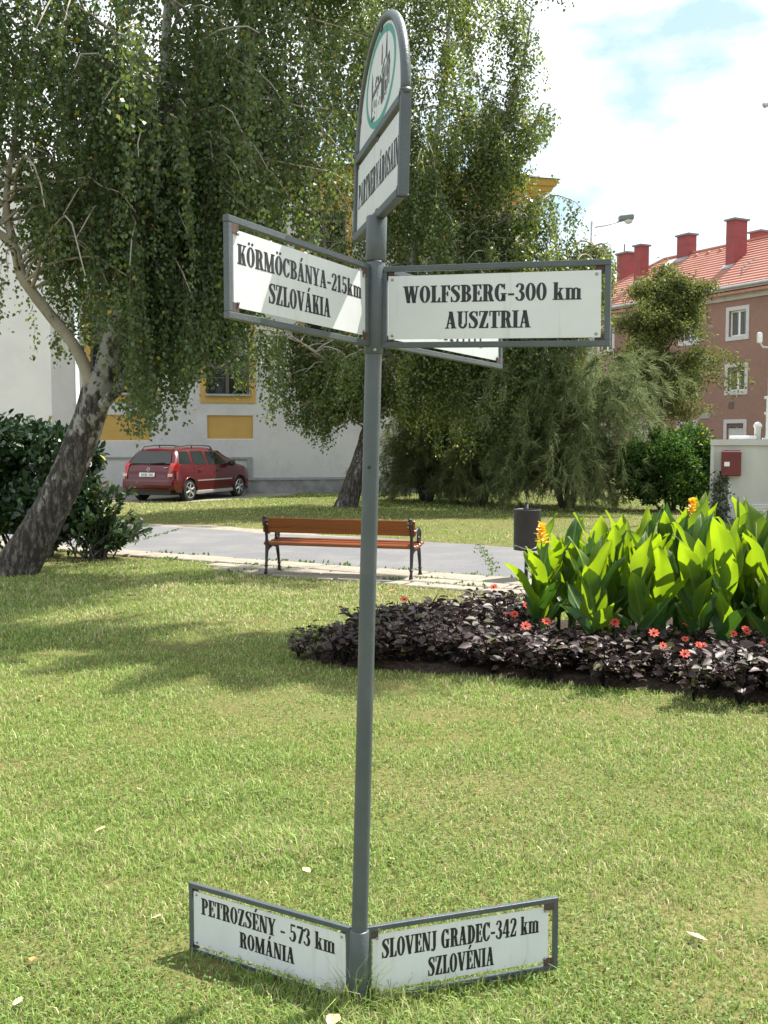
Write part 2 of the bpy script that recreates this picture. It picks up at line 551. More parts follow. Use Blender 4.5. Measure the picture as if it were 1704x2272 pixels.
for row, (v0, W, L, u0, u1) in enumerate(((0.03, 0.56, 0.78, -5.2, 9.6), (0.60, 0.34, 0.62, -3.4, 3.7), (0.95, 0.33, 0.95, -3.0, 3.1))):
    kinds = [slab_mesh(L, W, row * 10 + i) for i in range(4)]
    u = u0
    i = 0
    while u < u1:
        o = link('paving_slab', kinds[i % 4], strip)
        q = pp(u, v0)
        # slab local x runs along the path to the left, local y away from the camera side -> mirror by rotating
        q = pp(u, v0 + W)
        o.location = (q[0], q[1], 0)
        o.rotation_euler = (0.0, 0.0, ang)
        # local +y of this rotation points towards PN negative or positive; keep slabs inside the strip
        yv = Vector((-math.sin(ang), math.cos(ang), 0))
        if yv.dot(PN) > 0:
            q = pp(u, v0)
            o.location = (q[0], q[1], 0)
        slab_polys.append([pp(u, v0), pp(u + L, v0), pp(u + L, v0 + W), pp(u, v0 + W)])
        u += L
        i += 1

BED = [(-.80, 7.92), (-.3, 7.62), (.2, 7.45), (.89, 7.2), (1.7, 6.86), (2.48, 6.5), (3.4, 6.05), (4.4, 5.7), (5.2, 7.4), (5.0, 9.3), (3.4, 9.8),
       (2.2, 9.75), (1.0, 9.55), (.3, 9.1), (-.3, 8.6), (-.62, 8.25)]
def bed_mesh():
    cx, cy = 2.2, 7.9
    b = MB()
    n = len(BED)
    vs = [(cx + (x - cx) * .965, cy + (y - cy) * .945, 0.004) for x, y in BED] + [(cx + (x - cx) * .88, cy + (y - cy) * .86, 0.05) for x, y in BED] + [(cx, cy, 0.07)]
    fs = [(i, (i + 1) % n, n + (i + 1) % n, n + i) for i in range(n)] + [(n + i, n + (i + 1) % n, 2 * n) for i in range(n)]
    o = b.add(vs, fs).build('flower_bed_soil', M_soil)
    o['kind'] = 'structure'
bed_mesh()

# ------------------------------------------------------------------ lettering: own condensed serif strokes
def _R(x0, y0, x1, y1): return [(x0, y0), (x1, y0), (x1, y1), (x0, y1)]
def _D(x0, y0, x1, y1, w): return [(x0, y0), (x0 + w, y0), (x1 + w, y1), (x1, y1)]
def _E(cx, cy, rx, ry, a0, a1, tx, ty, n=18):
    r = []
    for i in range(n):
        q = []
        for a, k in ((a0 + (a1 - a0) * i / n, 0), (a0 + (a1 - a0) * (i + 1) / n, 0), (a0 + (a1 - a0) * (i + 1) / n, 1), (a0 + (a1 - a0) * i / n, 1)):
            c, s = math.cos(math.radians(a)), math.sin(math.radians(a))
            q.append((cx + (rx - tx * k) * c, cy + (ry - ty * k) * s))
        r.append(q)
    return r
def _P(pts, wd, sub=4):
    n = len(pts)
    P, W = [], []
    for i in range(n - 1):
        p0, p1, p2, p3 = pts[max(i - 1, 0)], pts[i], pts[i + 1], pts[min(i + 2, n - 1)]
        for k in range(sub):
            t = k / sub
            P.append(tuple(0.5 * (2 * b + (c - a) * t + (2 * a - 5 * b + 4 * c - d) * t * t + (3 * b - a - 3 * c + d) * t ** 3) for a, b, c, d in zip(p0, p1, p2, p3)))
            W.append(wd[i] + (wd[i + 1] - wd[i]) * t)
    P.append(pts[-1])
    W.append(wd[-1])
    L, Rr = [], []
    for i, p in enumerate(P):
        a, b = P[max(i - 1, 0)], P[min(i + 1, len(P) - 1)]
        dx, dy = b[0] - a[0], b[1] - a[1]
        d = math.hypot(dx, dy) or 1
        nx, ny = -dy / d * W[i] / 2, dx / d * W[i] / 2
        L.append((p[0] + nx, p[1] + ny))
        Rr.append((p[0] - nx, p[1] - ny))
    return [[L[i], L[i + 1], Rr[i + 1], Rr[i]] for i in range(len(P) - 1)]
def _F(xc, y, w): return _R(xc - w / 2, y, xc + w / 2, y + .06)
ST = _R(.07, 0, .27, 1)
SF = [ST, _F(.17, 0, .36), _F(.17, .94, .36)]
def glyph(c):
    acc = {'Ö': 'O', 'Á': 'A', 'É': 'E'}
    b = acc.get(c, c)
    g, w = _glyph(b)
    g = list(g)
    if c in 'ÁÉ': g.append([(w / 2 - .07, 1.07), (w / 2 + .03, 1.07), (w / 2 + .17, 1.3), (w / 2 + .03, 1.3)])
    if c == 'Ö': g += _E(w / 2 - .13, 1.16, .075, .075, 0, 360, .075, .075, 8) + _E(w / 2 + .13, 1.16, .075, .075, 0, 360, .075, .075, 8)
    return g, w
def _glyph(c):
    if c == 'I': return SF, .34
    if c == 'L': return [ST, _F(.17, .94, .36), _R(0, 0, .53, .07), [(.40, .07), (.53, .07), (.53, .3), (.48, .3)]], .53
    if c == 'E': return [ST, _R(0, 0, .54, .07), _R(0, .93, .52, 1), _R(.27, .47, .4, .54), [(.42, .07), (.54, .07), (.54, .29), (.49, .29)],
                         [(.40, .93), (.47, .72), (.52, .72), (.52, .93)], _R(.36, .37, .42, .64)], .54
    if c == 'F': return [ST, _F(.17, 0, .38), _R(0, .93, .52, 1), _R(.27, .47, .4, .54), [(.40, .93), (.47, .70), (.52, .70), (.52, .93)], _R(.36, .36, .42, .64)], .52
    if c == 'T': return [_R(.19, 0, .39, 1), _R(0, .93, .58, 1), _R(0, .70, .055, .93), _R(.525, .70, .58, .93), _F(.29, 0, .38)], .58
    if c == 'N': return [_R(.07, 0, .14, 1), _R(.52, .0, .59, 1), _D(.39, 0, .05, 1, .2), _F(.1, 0, .22), _F(.12, .94, .22), _F(.555, .94, .24)], .66
    if c == 'M': return [_R(.07, 0, .14, 1), _R(.60, 0, .79, 1), _D(.30, 0, .06, 1, .2), _D(.36, 0, .62, 1, .07), _F(.1, 0, .22), _F(.7, 0, .33), _F(.11, .94, .2), _F(.72, .94, .28)], .86
    if c == 'A': return [_D(.05, 0, .25, 1, .075), _D(.38, 0, .2, 1, .2), _R(.12, .27, .46, .34), _F(.09, 0, .23), _F(.48, 0, .31)], .64
    if c == 'V': return [_D(.25, 0, .03, 1, .2), _D(.31, 0, .53, 1, .075), _F(.13, .94, .31), _F(.56, .94, .22)], .66
    if c == 'W': return [_D(.19, 0, .03, 1, .19), _D(.26, 0, .40, 1, .07), _D(.52, 0, .36, 1, .19), _D(.6, 0, .76, 1, .07), _F(.12, .94, .3), _F(.47, .94, .28), _F(.8, .94, .2)], .9
    if c == 'Y': return [_D(.2, .42, .02, 1, .2), _D(.3, .45, .5, 1, .075), _R(.2, 0, .4, .48), _F(.3, 0, .38), _F(.11, .94, .3), _F(.53, .94, .2)], .63
    if c == 'K': return SF + [_D(.27, .42, .49, 1, .09), _D(.40, 0, .29, .58, .2), _F(.53, .94, .24), _F(.51, 0, .28)], .65
    if c == 'R': return SF[:2] + [_R(0, .93, .32, 1), _R(.2, .47, .33, .54), _D(.42, .03, .31, .52, .18), [(.42, 0), (.64, 0), (.64, .09), (.44, .09)]] + _E(.3, .735, .27, .265, -90, 90, .19, .07), .64
    if c == 'P': return SF[:2] + [_R(0, .93, .32, 1), _R(.2, .43, .33, .5)] + _E(.3, .715, .27, .285, -90, 90, .19, .07), .57
    if c == 'B': return [ST, _R(0, .93, .32, 1), _R(0, 0, .32, .07), _R(.2, .48, .33, .55)] + _E(.29, .745, .26, .255, -90, 90, .18, .07) + _E(.3, .27, .29, .27, -90, 90, .2, .07), .59
    if c == 'D': return [ST, _R(0, .93, .3, 1), _R(0, 0, .3, .07)] + _E(.27, .5, .33, .5, -90, 90, .2, .07), .6
    if c == 'O': return _E(.3, .5, .3, .51, 0, 360, .19, .055, 26), .6
    if c == '0': return _E(.27, .5, .27, .51, 0, 360, .17, .055, 24), .54
    if c == 'C': return _E(.31, .5, .31, .51, 38, 322, .2, .06, 24) + [_R(.5, .68, .56, 1.0), [(.50, .30), (.57, .30), (.55, .18), (.48, .14)]], .58
    if c == 'G': return _E(.31, .5, .31, .51, 38, 335, .2, .06, 24) + [_R(.5, .68, .56, 1.0), _R(.40, .0, .59, .42), _R(.34, .4, .66, .46)], .66
    if c == 'U': return [_R(.07, .25, .26, 1), _R(.49, .25, .56, 1), _F(.165, .94, .36), _F(.525, .94, .22)] + _E(.315, .27, .245, .28, 180, 360, .13, .1, 14), .63
    if c == 'J': return [_R(.17, .2, .36, 1), _F(.265, .94, .36)] + _P([(.27, .25), (.24, .05), (.13, -.02), (.03, .06)], [.19, .14, .07, .13]), .45
    if c == 'Z': return [_R(.03, .93, .53, 1), _R(.02, 0, .54, .07), _D(.02, .04, .32, .96, .21), _R(.03, .72, .085, .95), [(.42, .06), (.54, .06), (.54, .3), (.49, .3)]], .56
    if c == 'S': return _P([(.47, .74), (.41, .92), (.27, .965), (.13, .88), (.11, .74), (.24, .59), (.38, .44), (.43, .26), (.35, .08), (.23, .035), (.09, .1), (.04, .27)],
                           [.05, .06, .07, .13, .18, .22, .22, .18, .12, .07, .06, .05]) + [_R(.45, .69, .5, 1), _R(.015, 0, .065, .32)], .53
    if c == '2': return _P([(.08, .74), (.11, .9), (.25, .965), (.4, .88), (.41, .7), (.28, .42), (.1, .12), (.04, .04)], [.13, .1, .07, .15, .19, .15, .1, .08]) + [_R(.02, 0, .47, .12), [(.38, .1), (.47, .1), (.49, .3), (.44, .3)]], .51
    if c == '3': return _P([(.06, .78), (.13, .93), (.25, .965), (.37, .87), (.36, .68), (.22, .54)], [.12, .08, .07, .15, .17, .06]) + _P([(.2, .54), (.36, .45), (.41, .27), (.34, .08), (.2, .035), (.07, .12), (.06, .22)], [.06, .15, .19, .14, .07, .09, .13]), .51
    if c == '5': return [_R(.09, .5, .15, 1), _R(.09, .88, .44, 1)] + _P([(.12, .5), (.25, .59), (.38, .5), (.41, .3), (.33, .09), (.19, .035), (.06, .13), (.06, .22)], [.05, .07, .15, .19, .14, .07, .09, .13]), .51
    if c == '1': return [_R(.13, 0, .32, 1), _F(.225, 0, .38), [(.02, .8), (.13, .86), (.2, 1), (.13, 1)]], .44
    if c == '4': return [_R(.29, 0, .46, 1), _D(.01, .25, .27, 1, .08), _R(.01, .23, .54, .32), _F(.37, 0, .32)], .56
    if c == '7': return [_R(.03, .86, .47, 1), _D(.12, 0, .4, .9, .17)], .5
    if c == '6': return _E(.26, .29, .24, .3, 0, 360, .15, .06, 18) + _P([(.42, .86), (.3, .96), (.14, .8), (.09, .5), (.09, .3)], [.11, .06, .12, .16, .15]), .52
    if c == 'k': return [_R(.06, 0, .24, 1), _F(.14, .94, .24), _F(.15, 0, .32), _D(.24, .28, .4, .66, .09), _D(.36, 0, .24, .42, .18), _F(.46, 0, .28), _F(.43, .62, .24)], .6
    if c == 'm': return [_R(.06 + .29 * i, 0, .23 + .29 * i, .62) for i in range(3)] + [_F(.145 + .29 * i, 0, .28) for i in range(3)] + [_F(.1, .62, .2)] + \
        _E(.29, .5, .16, .18, 10, 150, .08, .07, 10) + _E(.58, .5, .16, .18, 10, 150, .08, .07, 10), .89
    if c == '-': return [_R(.04, .32, .36, .44)], .4
    return [], .26

def text_polys(s, x0, x1, z0, h, track=.05):
    """polygons of a line of text stretched to x0..x1 with cap height h and baseline z0"""
    W = sum(glyph(c)[1] + track for c in s) - track
    k = (x1 - x0) / W
    x = 0
    out = []
    for c in s:
        g, w = glyph(c)
        for q in g:
            out.append([(x0 + (x + a) * k, z0 + b * h) for a, b in q])
        x += w + track
    return out

def flat_text(polys, fr, yoff, name, m, parent):
    """fr(u, z, y): world point from board coordinates; thin raised ink"""
    b = MB()
    for q in polys:
        n = len(q)
        for du in ((-.0007, .0007) if name == 'lettering' else (0,)):
            b.add([fr(u + du, z, yoff + du * .1) for u, z in q], [tuple(range(n))])
    return b.build(name, m, parent)

# ------------------------------------------------------------------ the signpost
POST = thing('signpost', (-0.079, 3.01, 0), 'tall grey signpost in the lawn with white town name boards', 'signpost')
def axis(z): return Vector((-0.079 + 0.025 * z, 3.01, z))
mb = MB().tube([axis(-.05), axis(.2), axis(1.0), axis(2.0), axis(2.33)], 0.0242, 24)
mb.build('pole', M_paint, POST, True)
for z0, z1, r in ((-.03, .236, .0292), (1.945, 2.205, .0278), (2.208, 2.335, .0296)):
    MB().tube([axis(z0), axis(z0 + .003), axis(z1 - .003), axis(z1)], [r - .002, r, r, r - .002], 24).build('sleeve', M_paint, POST, True)

def board(L, R, zl, zr, H, lines, bar=.016, ins=(.022, .020, .006, .010), tabs='tbs', mname=None, shrink=(0, 0), bolts=True):
    """L, R plan points as seen left and right; zl, zr bottom heights at L and R"""
    L, R = Vector((*L, 0)), Vector((*R, 0))
    d = (R - L)
    ln = d.length
    ux = d / ln
    nf = Vector((ux.y, -ux.x, 0))          # towards the viewer
    def fr(u, z, y):
        return L + ux * u + nf * y + Vector((0, 0, zl + (zr - zl) * u / ln + z))
    def bx(m, u0, u1, z0, z1, y0, y1):
        vs = [fr(u, z, y) for z in (z0, z1) for u, y in ((u0, y1), (u1, y1), (u1, y0), (u0, y0))]
        m.add(vs, [(3, 2, 1, 0), (4, 5, 6, 7), (0, 1, 5, 4), (1, 2, 6, 5), (2, 3, 7, 6), (3, 0, 4, 7)])
    f = MB()
    h = bar / 2
    for z0, z1, u0, u1 in ((0, bar, 0, ln), (H - bar, H, 0, ln)):
        bx(f, u0, u1, z0, z1, -h, h)
    bx(f, 0.0005, bar, bar, H - bar, -h + .0005, h - .0005)
    bx(f, ln - bar, ln - .0005, bar, H - bar, -h + .0005, h - .0005)
    fo = f.build('sign_frame', M_paint, POST)
    mod = fo.modifiers.new('bevel', 'BEVEL')
    mod.width = 0.0018
    mod.segments = 2
    u0, u1, z0, z1 = bar + ins[0], ln - bar - ins[1], bar + ins[2], H - bar - ins[3]
    p = MB()
    bx(p, u0, u1, z0, z1, 0.001, 0.004)
    po = p.build('sign_panel', M_panel, fo)
    PW, PH = u1 - u0, z1 - z0
    for s, a, b_, vt, vb in lines:
        flat_text(text_polys(s, u0 + a * PW, u0 + b_ * PW, z1 - vb * PH, (vb - vt) * PH), fr, .0046, 'lettering', M_ink, fo)
    for cu, cz in ((u0, z0), (u1, z0), (u0, z1), (u1, z1)):
        su, sz = (1 if cu == u0 else -1), (1 if cz == z0 else -1)
        t = MB()
        ua, ub = sorted((cu - su * (ins[0] + .001 if cu == u0 else ins[1] + .001), cu + su * .016))
        za, zb = sorted((cz - sz * ((ins[2] if cz == z0 else ins[3]) + .001), cz + sz * .010))
        if tabs == 'front':
            bx(t, ua, ub, za, zb, .0048, .0075)
        else:
            bx(t, ua, ub, za, zb, -.004, 0)
        t.build('corner_tab', M_rust, fo)
        b = MB()
        c = fr(cu + su * .012, cz + sz * .010, .0085 if tabs == 'front' else .0044)
        Mx = Matrix.Translation(c) @ nf.to_track_quat('Z', 'Y').to_matrix().to_4x4()
        b.lathe([(.0042, -.001), (.0042, .0015), (.0025, .0028)], 10, Mx)
        b.build('bolt', M_bolt, fo)
    return fo, fr

ax = axis(2.08)
# upper boards
board((ax.x + .022, 3.005), (.605, 2.795), 1.962, 1.948, .230,
      [('WOLFSBERG-300 km', .077, .915, .165, .43), ('AUSZTRIA', .283, .685, .575, .84)], ins=(.004, .010, .008, .012))
board((-.358, 2.38), (ax.x - .020, 2.99), 1.975, 1.966, .232,
      [('KÖRMÖCBÁNYA-215km', .025, .965, .17, .43), ('SZLOVÁKIA', .227, .69, .57, .845)], tabs='front', ins=(.008, .006, .012, .012))
# the fifth board behind: only the feet of its letters can be seen past the front board
bk, bfr = board((ax.x + .018, 3.03), (.405, 3.62), 1.968, 1.943, .230, [], tabs='front', ins=(.006, .010, .010, .010))
feet = []
for i in range(9):
    x = .27 + i * .037
    feet += [_R(x, .058, x + .010, .11), _R(x - .005, .058, x + .016, .063)]
flat_text(feet, bfr, .0046, 'lettering', M_ink, bk)['kind'] = 'stuff'
# boards at the foot
ab = axis(.12)
board((-.646, 3.355), (ab.x - .022, 3.02), -.004, .002, .236,
      [('PETROZSÉNY - 573 km', .055, .94, .085, .39), ('ROMÁNIA', .322, .685, .50, .785)], ins=(.004, .004, .012, .010))
board((ab.x + .022, 3.02), (.552, 3.20), .004, .016, .236,
      [('SLOVENJ GRADEC-342 km', .05, .945, .10, .44), ('SZLOVÉNIA', .305, .68, .56, .90)], tabs='front', ins=(.004, .018, .016, .012))

def arch_board():
    N_ = Vector((.051, 2.70, 0))
    F_ = Vector((-.087, 3.35, 0))
    ux = (N_ - F_).normalized()
    ln = (N_ - F_).length
    nf = Vector((ux.y, -ux.x, 0))
    zb, H, R_ = 2.325, .262, ln / 2
    lean = .026
    def fr(u, z, y):
        return F_ + ux * u + nf * y + Vector((lean * (z), 0, zb + z))
    def bar(m, pts, w, t):
        """rectangular tube along (u, z) points"""
        vs, fs = [], []
        n = len(pts)
        for i, (u, z) in enumerate(pts):
            a, b = pts[max(i - 1, 0)], pts[min(i + 1, n - 1)]
            dx, dz = b[0] - a[0], b[1] - a[1]
            d = math.hypot(dx, dz)
            px, pz = -dz / d * w / 2, dx / d * w / 2
            for s, y in ((1, t), (1, -t), (-1, -t), (-1, t)):
                vs.append(fr(u + px * s, z + pz * s, y))
        for i in range(n - 1):
            for k in range(4):
                j = (k + 1) % 4
                fs.append((i * 4 + k, i * 4 + j, i * 4 + 4 + j, i * 4 + 4 + k))
        fs += [(0, 1, 2, 3), tuple(range(4 * n - 1, 4 * n - 5, -1))]
        m.add(vs, fs)
    w = .024
    f = MB()
    bar(f, [(w / 2, 0), (w / 2, H)], w, .0135)
    bar(f, [(ln - w / 2, 0), (ln - w / 2, H)], w, .0135)
    bar(f, [(w, w / 2), (ln - w, w / 2)], w, .013)
    bar(f, [(w, H - w / 2), (ln - w, H - w / 2)], w, .013)
    fo = f.build('sign_frame', M_paint, POST)
    md = fo.modifiers.new('bevel', 'BEVEL')
    md.width, md.segments = .002, 2
    a = MB()
    rr = R_ - .0125
    a.tube([fr(R_ + rr * math.cos(t), H - .004 + .91 * rr * math.sin(t), 0) for t in [math.pi * i / 36 for i in range(37)]], .0138, 12)
    a.build('arch_tube', M_paint, fo, True)
    for s in (.0125, ln - .0125):
        MB().tube([fr(s, H - .008, 0), fr(s, H + .006, 0)], .0158, 12).build('weld_collar', M_paint, fo, True)
    p = MB()
    n = 30
    ri = R_ - .018
    for sgn in (1,):
        front = [fr(R_ + ri * math.cos(math.pi * i / n), H - .006 + .905 * ri * math.sin(math.pi * i / n), .003) for i in range(n + 1)]
        back = [fr(R_ + ri * math.cos(math.pi * i / n), H - .006 + .905 * ri * math.sin(math.pi * i / n), -.003) for i in range(n + 1)]
        p.add(front + back, [tuple(range(n + 1)), tuple(range(2 * n + 1, n, -1))] + [(i, n + 1 + i, n + 2 + i, i + 1) for i in range(n)])
    p.build('emblem_panel', M_panel, fo)
    q = MB()
    vs = [fr(u, z, y) for z in (w - .002, H - w - .012) for u, y in ((w + .004, .005), (ln - w + .002, .005), (ln - w + .002, .002), (w + .004, .002))]
    q.add(vs, [(3, 2, 1, 0), (4, 5, 6, 7), (0, 1, 5, 4), (1, 2, 6, 5), (2, 3, 7, 6), (3, 0, 4, 7)])
    q.build('sign_panel', M_panel, fo)
    PW, PH = ln - 2 * w, H - 2 * w - .01
    flat_text(text_polys('PARTNERVÁROSAINK', w + .035 * PW, w + 1.02 * PW, w + .33 * PH, .36 * PH), fr, .0058, 'lettering', M_ink, fo)
    ez, rx, rz = H + .138, .205, .130
    flat_text(_E(R_, ez, rx, rz, 0, 360, .020, .020, 48), fr, .0036, 'green_ring', M_green, fo)
    # the small castle drawing inside the ring
    X = lambda u: R_ + u
    Z = lambda z: ez + z
    dark = [_R(X(-.118), Z(-.085), X(-.108), Z(.0)), [(X(-.122), Z(0)), (X(-.104), Z(0)), (X(-.113), Z(.055))],
            [(X(-.108), Z(-.02)), (X(-.108), Z(-.028)), (X(.02), Z(-.012)), (X(.02), Z(-.004))],
            _R(X(.118), Z(-.055), X(.126), Z(.02)), [(X(.07), Z(.028)), (X(.094), Z(.028)), (X(.082), Z(.115))],
            _R(X(.02), Z(-.08), X(.045), Z(-.012)), _R(X(.052), Z(-.075), X(.06), Z(.0)), _R(X(.07), Z(-.06), X(.084), Z(-.03)),
            _R(X(.094), Z(-.06), X(.104), Z(.0)), _R(X(-.118), Z(-.092), X(-.07), Z(-.084)),
            [(X(.02), Z(.012)), (X(.06), Z(.036)), (X(.06), Z(.028)), (X(.02), Z(.002))], [(X(.09), Z(.02)), (X(.124), Z(.034)), (X(.124), Z(.02)), (X(.09), Z(.01))]]
    rr_ = random.Random(5)
    grey = [_R(X(-.104), Z(-.02), X(-.02), Z(-.008)), _R(X(.03), Z(-.02), X(.118), Z(.014))]
    for i in range(46):
        u, z = rr_.uniform(-.105, .12), rr_.uniform(-.085, .01)
        s = rr_.uniform(.003, .011)
        (dark if i % 2 else grey).append(_R(X(u), Z(z), X(u + s), Z(z + s * rr_.uniform(.5, 2))))
    flat_text(grey, fr, .0037, 'castle_drawing', M_ink2, fo)
    flat_text(dark, fr, .0040, 'castle_drawing', M_ink, fo)
    flat_text([[(X(.012), Z(.03)), (X(.03), Z(.03)), (X(.026), Z(.075)), (X(.021), Z(.09)), (X(.016), Z(.075))]], fr, .0040, 'flag_drawing', M_redp, fo)
    for u, z in ((w + .006, H - w - .012), (R_, H - w - .006), (R_, w + .002), (R_ - ri * .93, H + ri * .32), (R_ + .01, H + ri * .9 - .012)):
        t = MB()
        vs = [fr(u + a_, z + c_, y) for c_ in (-.008, .008) for a_, y in ((-.012, .0062), (.012, .0062), (.012, .003), (-.012, .003))]
        t.add(vs, [(3, 2, 1, 0), (4, 5, 6, 7), (0, 1, 5, 4), (1, 2, 6, 5), (2, 3, 7, 6), (3, 0, 4, 7)])
        t.build('corner_tab', M_rust, fo)
arch_board()
for z, dx in ((.085, 0), (.02, .002), (1.955, .004), (1.62, -.004)):
    c = axis(z) + Vector((dx, -.0285 if z < .3 or z > 1.9 else -.0235, 0))
    MB().lathe([(.005, -.003), (.005, .002), (.003, .0035)], 10, Matrix.Translation(c) @ Vector((0, -1, 0)).to_track_quat('Z', 'Y').to_matrix().to_4x4()).build('bolt', M_bolt if z > 1.9 or z < .05 else M_ink, POST)

# ------------------------------------------------------------------ left building (white render, yellow trim)
M_wallL = mat('white_render', (0.56, 0.55, 0.54), 0.9, spec=0.15, noise=[(0.9, (0.47, 0.46, 0.45), 0.42, 0.7), (7, (0.60, 0.59, 0.575), 0.5, 0.75), (1.3, (0.34, 0.33, 0.31), 0.60, 0.78, (1.6, 1.6, .35))], bump=(45, 0.35))
M_wallW = mat('wing_render', (0.72, 0.70, 0.67), 0.9, spec=0.15, noise=[(1.2, (0.66, 0.64, 0.62), 0.42, 0.7)], bump=(45, 0.3))
M_yelw = mat('yellow_render', (0.52, 0.33, 0.105), 0.88, spec=0.15, noise=[(2.2, (0.47, 0.30, 0.1), 0.42, 0.7), (12, (0.45, 0.36, 0.25), 0.64, 0.70, (1, 1, 2.5))], bump=(50, 0.3))
M_plinth = mat('grey_plinth', (0.20, 0.20, 0.20), 0.92, spec=0.15, noise=[(3, (0.30, 0.30, 0.29), 0.42, 0.65)], bump=(30, 0.5))
M_moul = mat('grey_moulding', (0.30, 0.32, 0.32), 0.85, noise=(5, (0.24, 0.25, 0.25), 0.4, 0.7))
M_glass = mat('window_glass', (0.015, 0.018, 0.02), 0.06, spec=0.8)
M_curt = mat('curtain_cloth', (0.08, 0.08, 0.075), 0.8, noise=(7, (0.15, 0.145, 0.14), 0.4, 0.65, (14, 14, 1)))
M_wfr = mat('white_window_frame', (0.72, 0.72, 0.70), 0.5)
M_brfr = mat('brown_window_frame', (0.10, 0.075, 0.06), 0.6)
M_zinc = mat('zinc_sheet', (0.42, 0.45, 0.48), 0.42, metal=0.5, noise=(4, (0.32, 0.34, 0.36), 0.4, 0.7))

FO = Vector((-4.0, 32.6, 0))
FX = Vector((math.cos(math.radians(15)), math.sin(math.radians(15)), 0))
FN = Vector((FX.y, -FX.x, 0))
def facade(t, y, z):
    """t along the facade to the right, y out of the wall towards the viewer"""
    return FO + FX * t + FN * y + Vector((0, 0, z))
def fbox(m, t0, t1, y0, y1, z0, z1, fr=None):
    fr = fr or facade
    vs = [fr(t, y, z) for z in (z0, z1) for t, y in ((t0, y1), (t1, y1), (t1, y0), (t0, y0))]
    return m.add(vs, [(3, 2, 1, 0), (4, 5, 6, 7), (0, 1, 5, 4), (1, 2, 6, 5), (2, 3, 7, 6), (3, 0, 4, 7)])
def wall_with_holes(m, t0, t1, z0, z1, holes, y, depth, fr):
    """front face with rectangular openings and reveals"""
    ts = sorted({t0, t1, *[h[0] for h in holes], *[h[1] for h in holes]})
    zs = sorted({z0, z1, *[h[2] for h in holes], *[h[3] for h in holes]})
    for a, b in zip(ts, ts[1:]):
        for c, d in zip(zs, zs[1:]):
            if any(h[0] <= a and b <= h[1] and h[2] <= c and d <= h[3] for h in holes): continue
            m.add([fr(a, y, c), fr(b, y, c), fr(b, y, d), fr(a, y, d)], [(0, 1, 2, 3)])
    for h in holes:
        a, b, c, d = h[:4]
        dp = h[4] if len(h) > 4 else depth
        for p, q in (((a, c), (a, d)), ((a, d), (b, d)), ((b, d), (b, c)), ((b, c), (a, c))):
            m.add([fr(p[0], y, p[1]), fr(q[0], y, q[1]), fr(q[0], y - dp, q[1]), fr(p[0], y - dp, p[1])], [(0, 1, 2, 3)])
def t_of(px):
    k = (px - 852) / 2300
    return (4 + 32.6 * k) / (.966 - .259 * k)

HB = thing('white_building', (-4.0, 33.5, 0), 'large white rendered building with yellow window surrounds behind the red car', 'building')
tA0, tA1 = t_of(206), t_of(322)
tB0, tB1 = t_of(459), t_of(556)
TR = t_of(1176)
TL = -5.3
tops = 9.5
win = [(tA0, tA1, 3.05, 5.9), (tB0, tB1, 3.05, 5.9)]
tn = tB1 + 1.75
while tn + 1.4 < TR - .6:
    win.append((tn, tn + 1.36, 3.05, 5.9))
    tn += 3.2
up = [(a, b, 6.8, 8.9) for a, b, _, _ in win]
w_ = MB()
PANELS = [(t_of(218), t_of(335), 1.66, 2.46, .07), (t_of(461), t_of(563), 1.71, 2.46, .07)]
wall_with_holes(w_, TL, TR, 0, tops, win + up + PANELS, 0, .28, facade)
w_.add([facade(TR, 0, 0), facade(TR, -12, 0), facade(TR, -12, tops), facade(TR, 0, tops)], [(0, 1, 2, 3)])
w_.add([facade(TL, 0, 0), facade(TL, -12, 0), facade(TL, -12, tops), facade(TL, 0, tops)], [(3, 2, 1, 0)])
w_.build('wall', M_wallL, HB)
for a, b, c, d in win + up:
    s = MB()
    e, pr = .17, .035
    fbox(s, a - e, a, 0, pr, c - .22, d + .2)
    fbox(s, b, b + e, 0, pr, c - .22, d + .2)
    fbox(s, a, b, 0, pr - .003, c - .22, c)
    fbox(s, a, b, 0, pr - .003, d, d + .2)
    so = s.build('window_surround', M_yelw, HB)
    s = MB()
    fbox(s, a - .02, b + .02, .0, .12, c - .005, c + .055)
    s.build('sill', M_zinc, so)
    s = MB()
    mid = (a + b) / 2
    for u0, u1, z0, z1 in ((a, a + .07, c, d), (b - .07, b, c, d), (mid - .05, mid + .05, c, d), (a + .07, b - .07, c, c + .08), (a + .07, b - .07, d - .07, d), (a + .07, b - .07, c + 1.75, c + 1.83)):
        fbox(s, u0, u1, -.22, -.15, z0 + (.06 if z0 == c else 0), z1)
    for zz in (.55, 1.15):
        fbox(s, a + .07, b - .07, -.20, -.17, c + zz, c + zz + .035)
    s.build('window_frame', M_brfr, so)
    for u0, u1 in ((a + .07, mid - .05), (mid + .05, b - .07)):
        s = MB()
        fbox(s, u0, u1, -.205, -.195, c + .06, d - .07)
        s.build('pane', M_glass, so)
for a, b, z0, z1, _ in PANELS:
    s = MB()
    fbox(s, a + .003, b - .003, -.10, -.055, z0 + .003, z1 - .003)
    s.build('yellow_panel', M_yelw, HB)
s = MB()
fbox(s, TL, t_of(548), 0, .03, -.05, .28)
fbox(s, t_of(548), TR, 0, .06, -.05, .42)
s.build('plinth', M_plinth, HB)
s = MB()
fbox(s, t_of(548), TR, 0, .085, .421, .50)
fbox(s, t_of(548), t_of(560), 0, .07, .501, 1.08)
fbox(s, t_of(470), t_of(560), 0, .06, 1.081, 1.15)
fbox(s, t_of(190), t_of(300), 0, .05, 1.12, 1.17)
s.build('moulding', M_moul, HB)
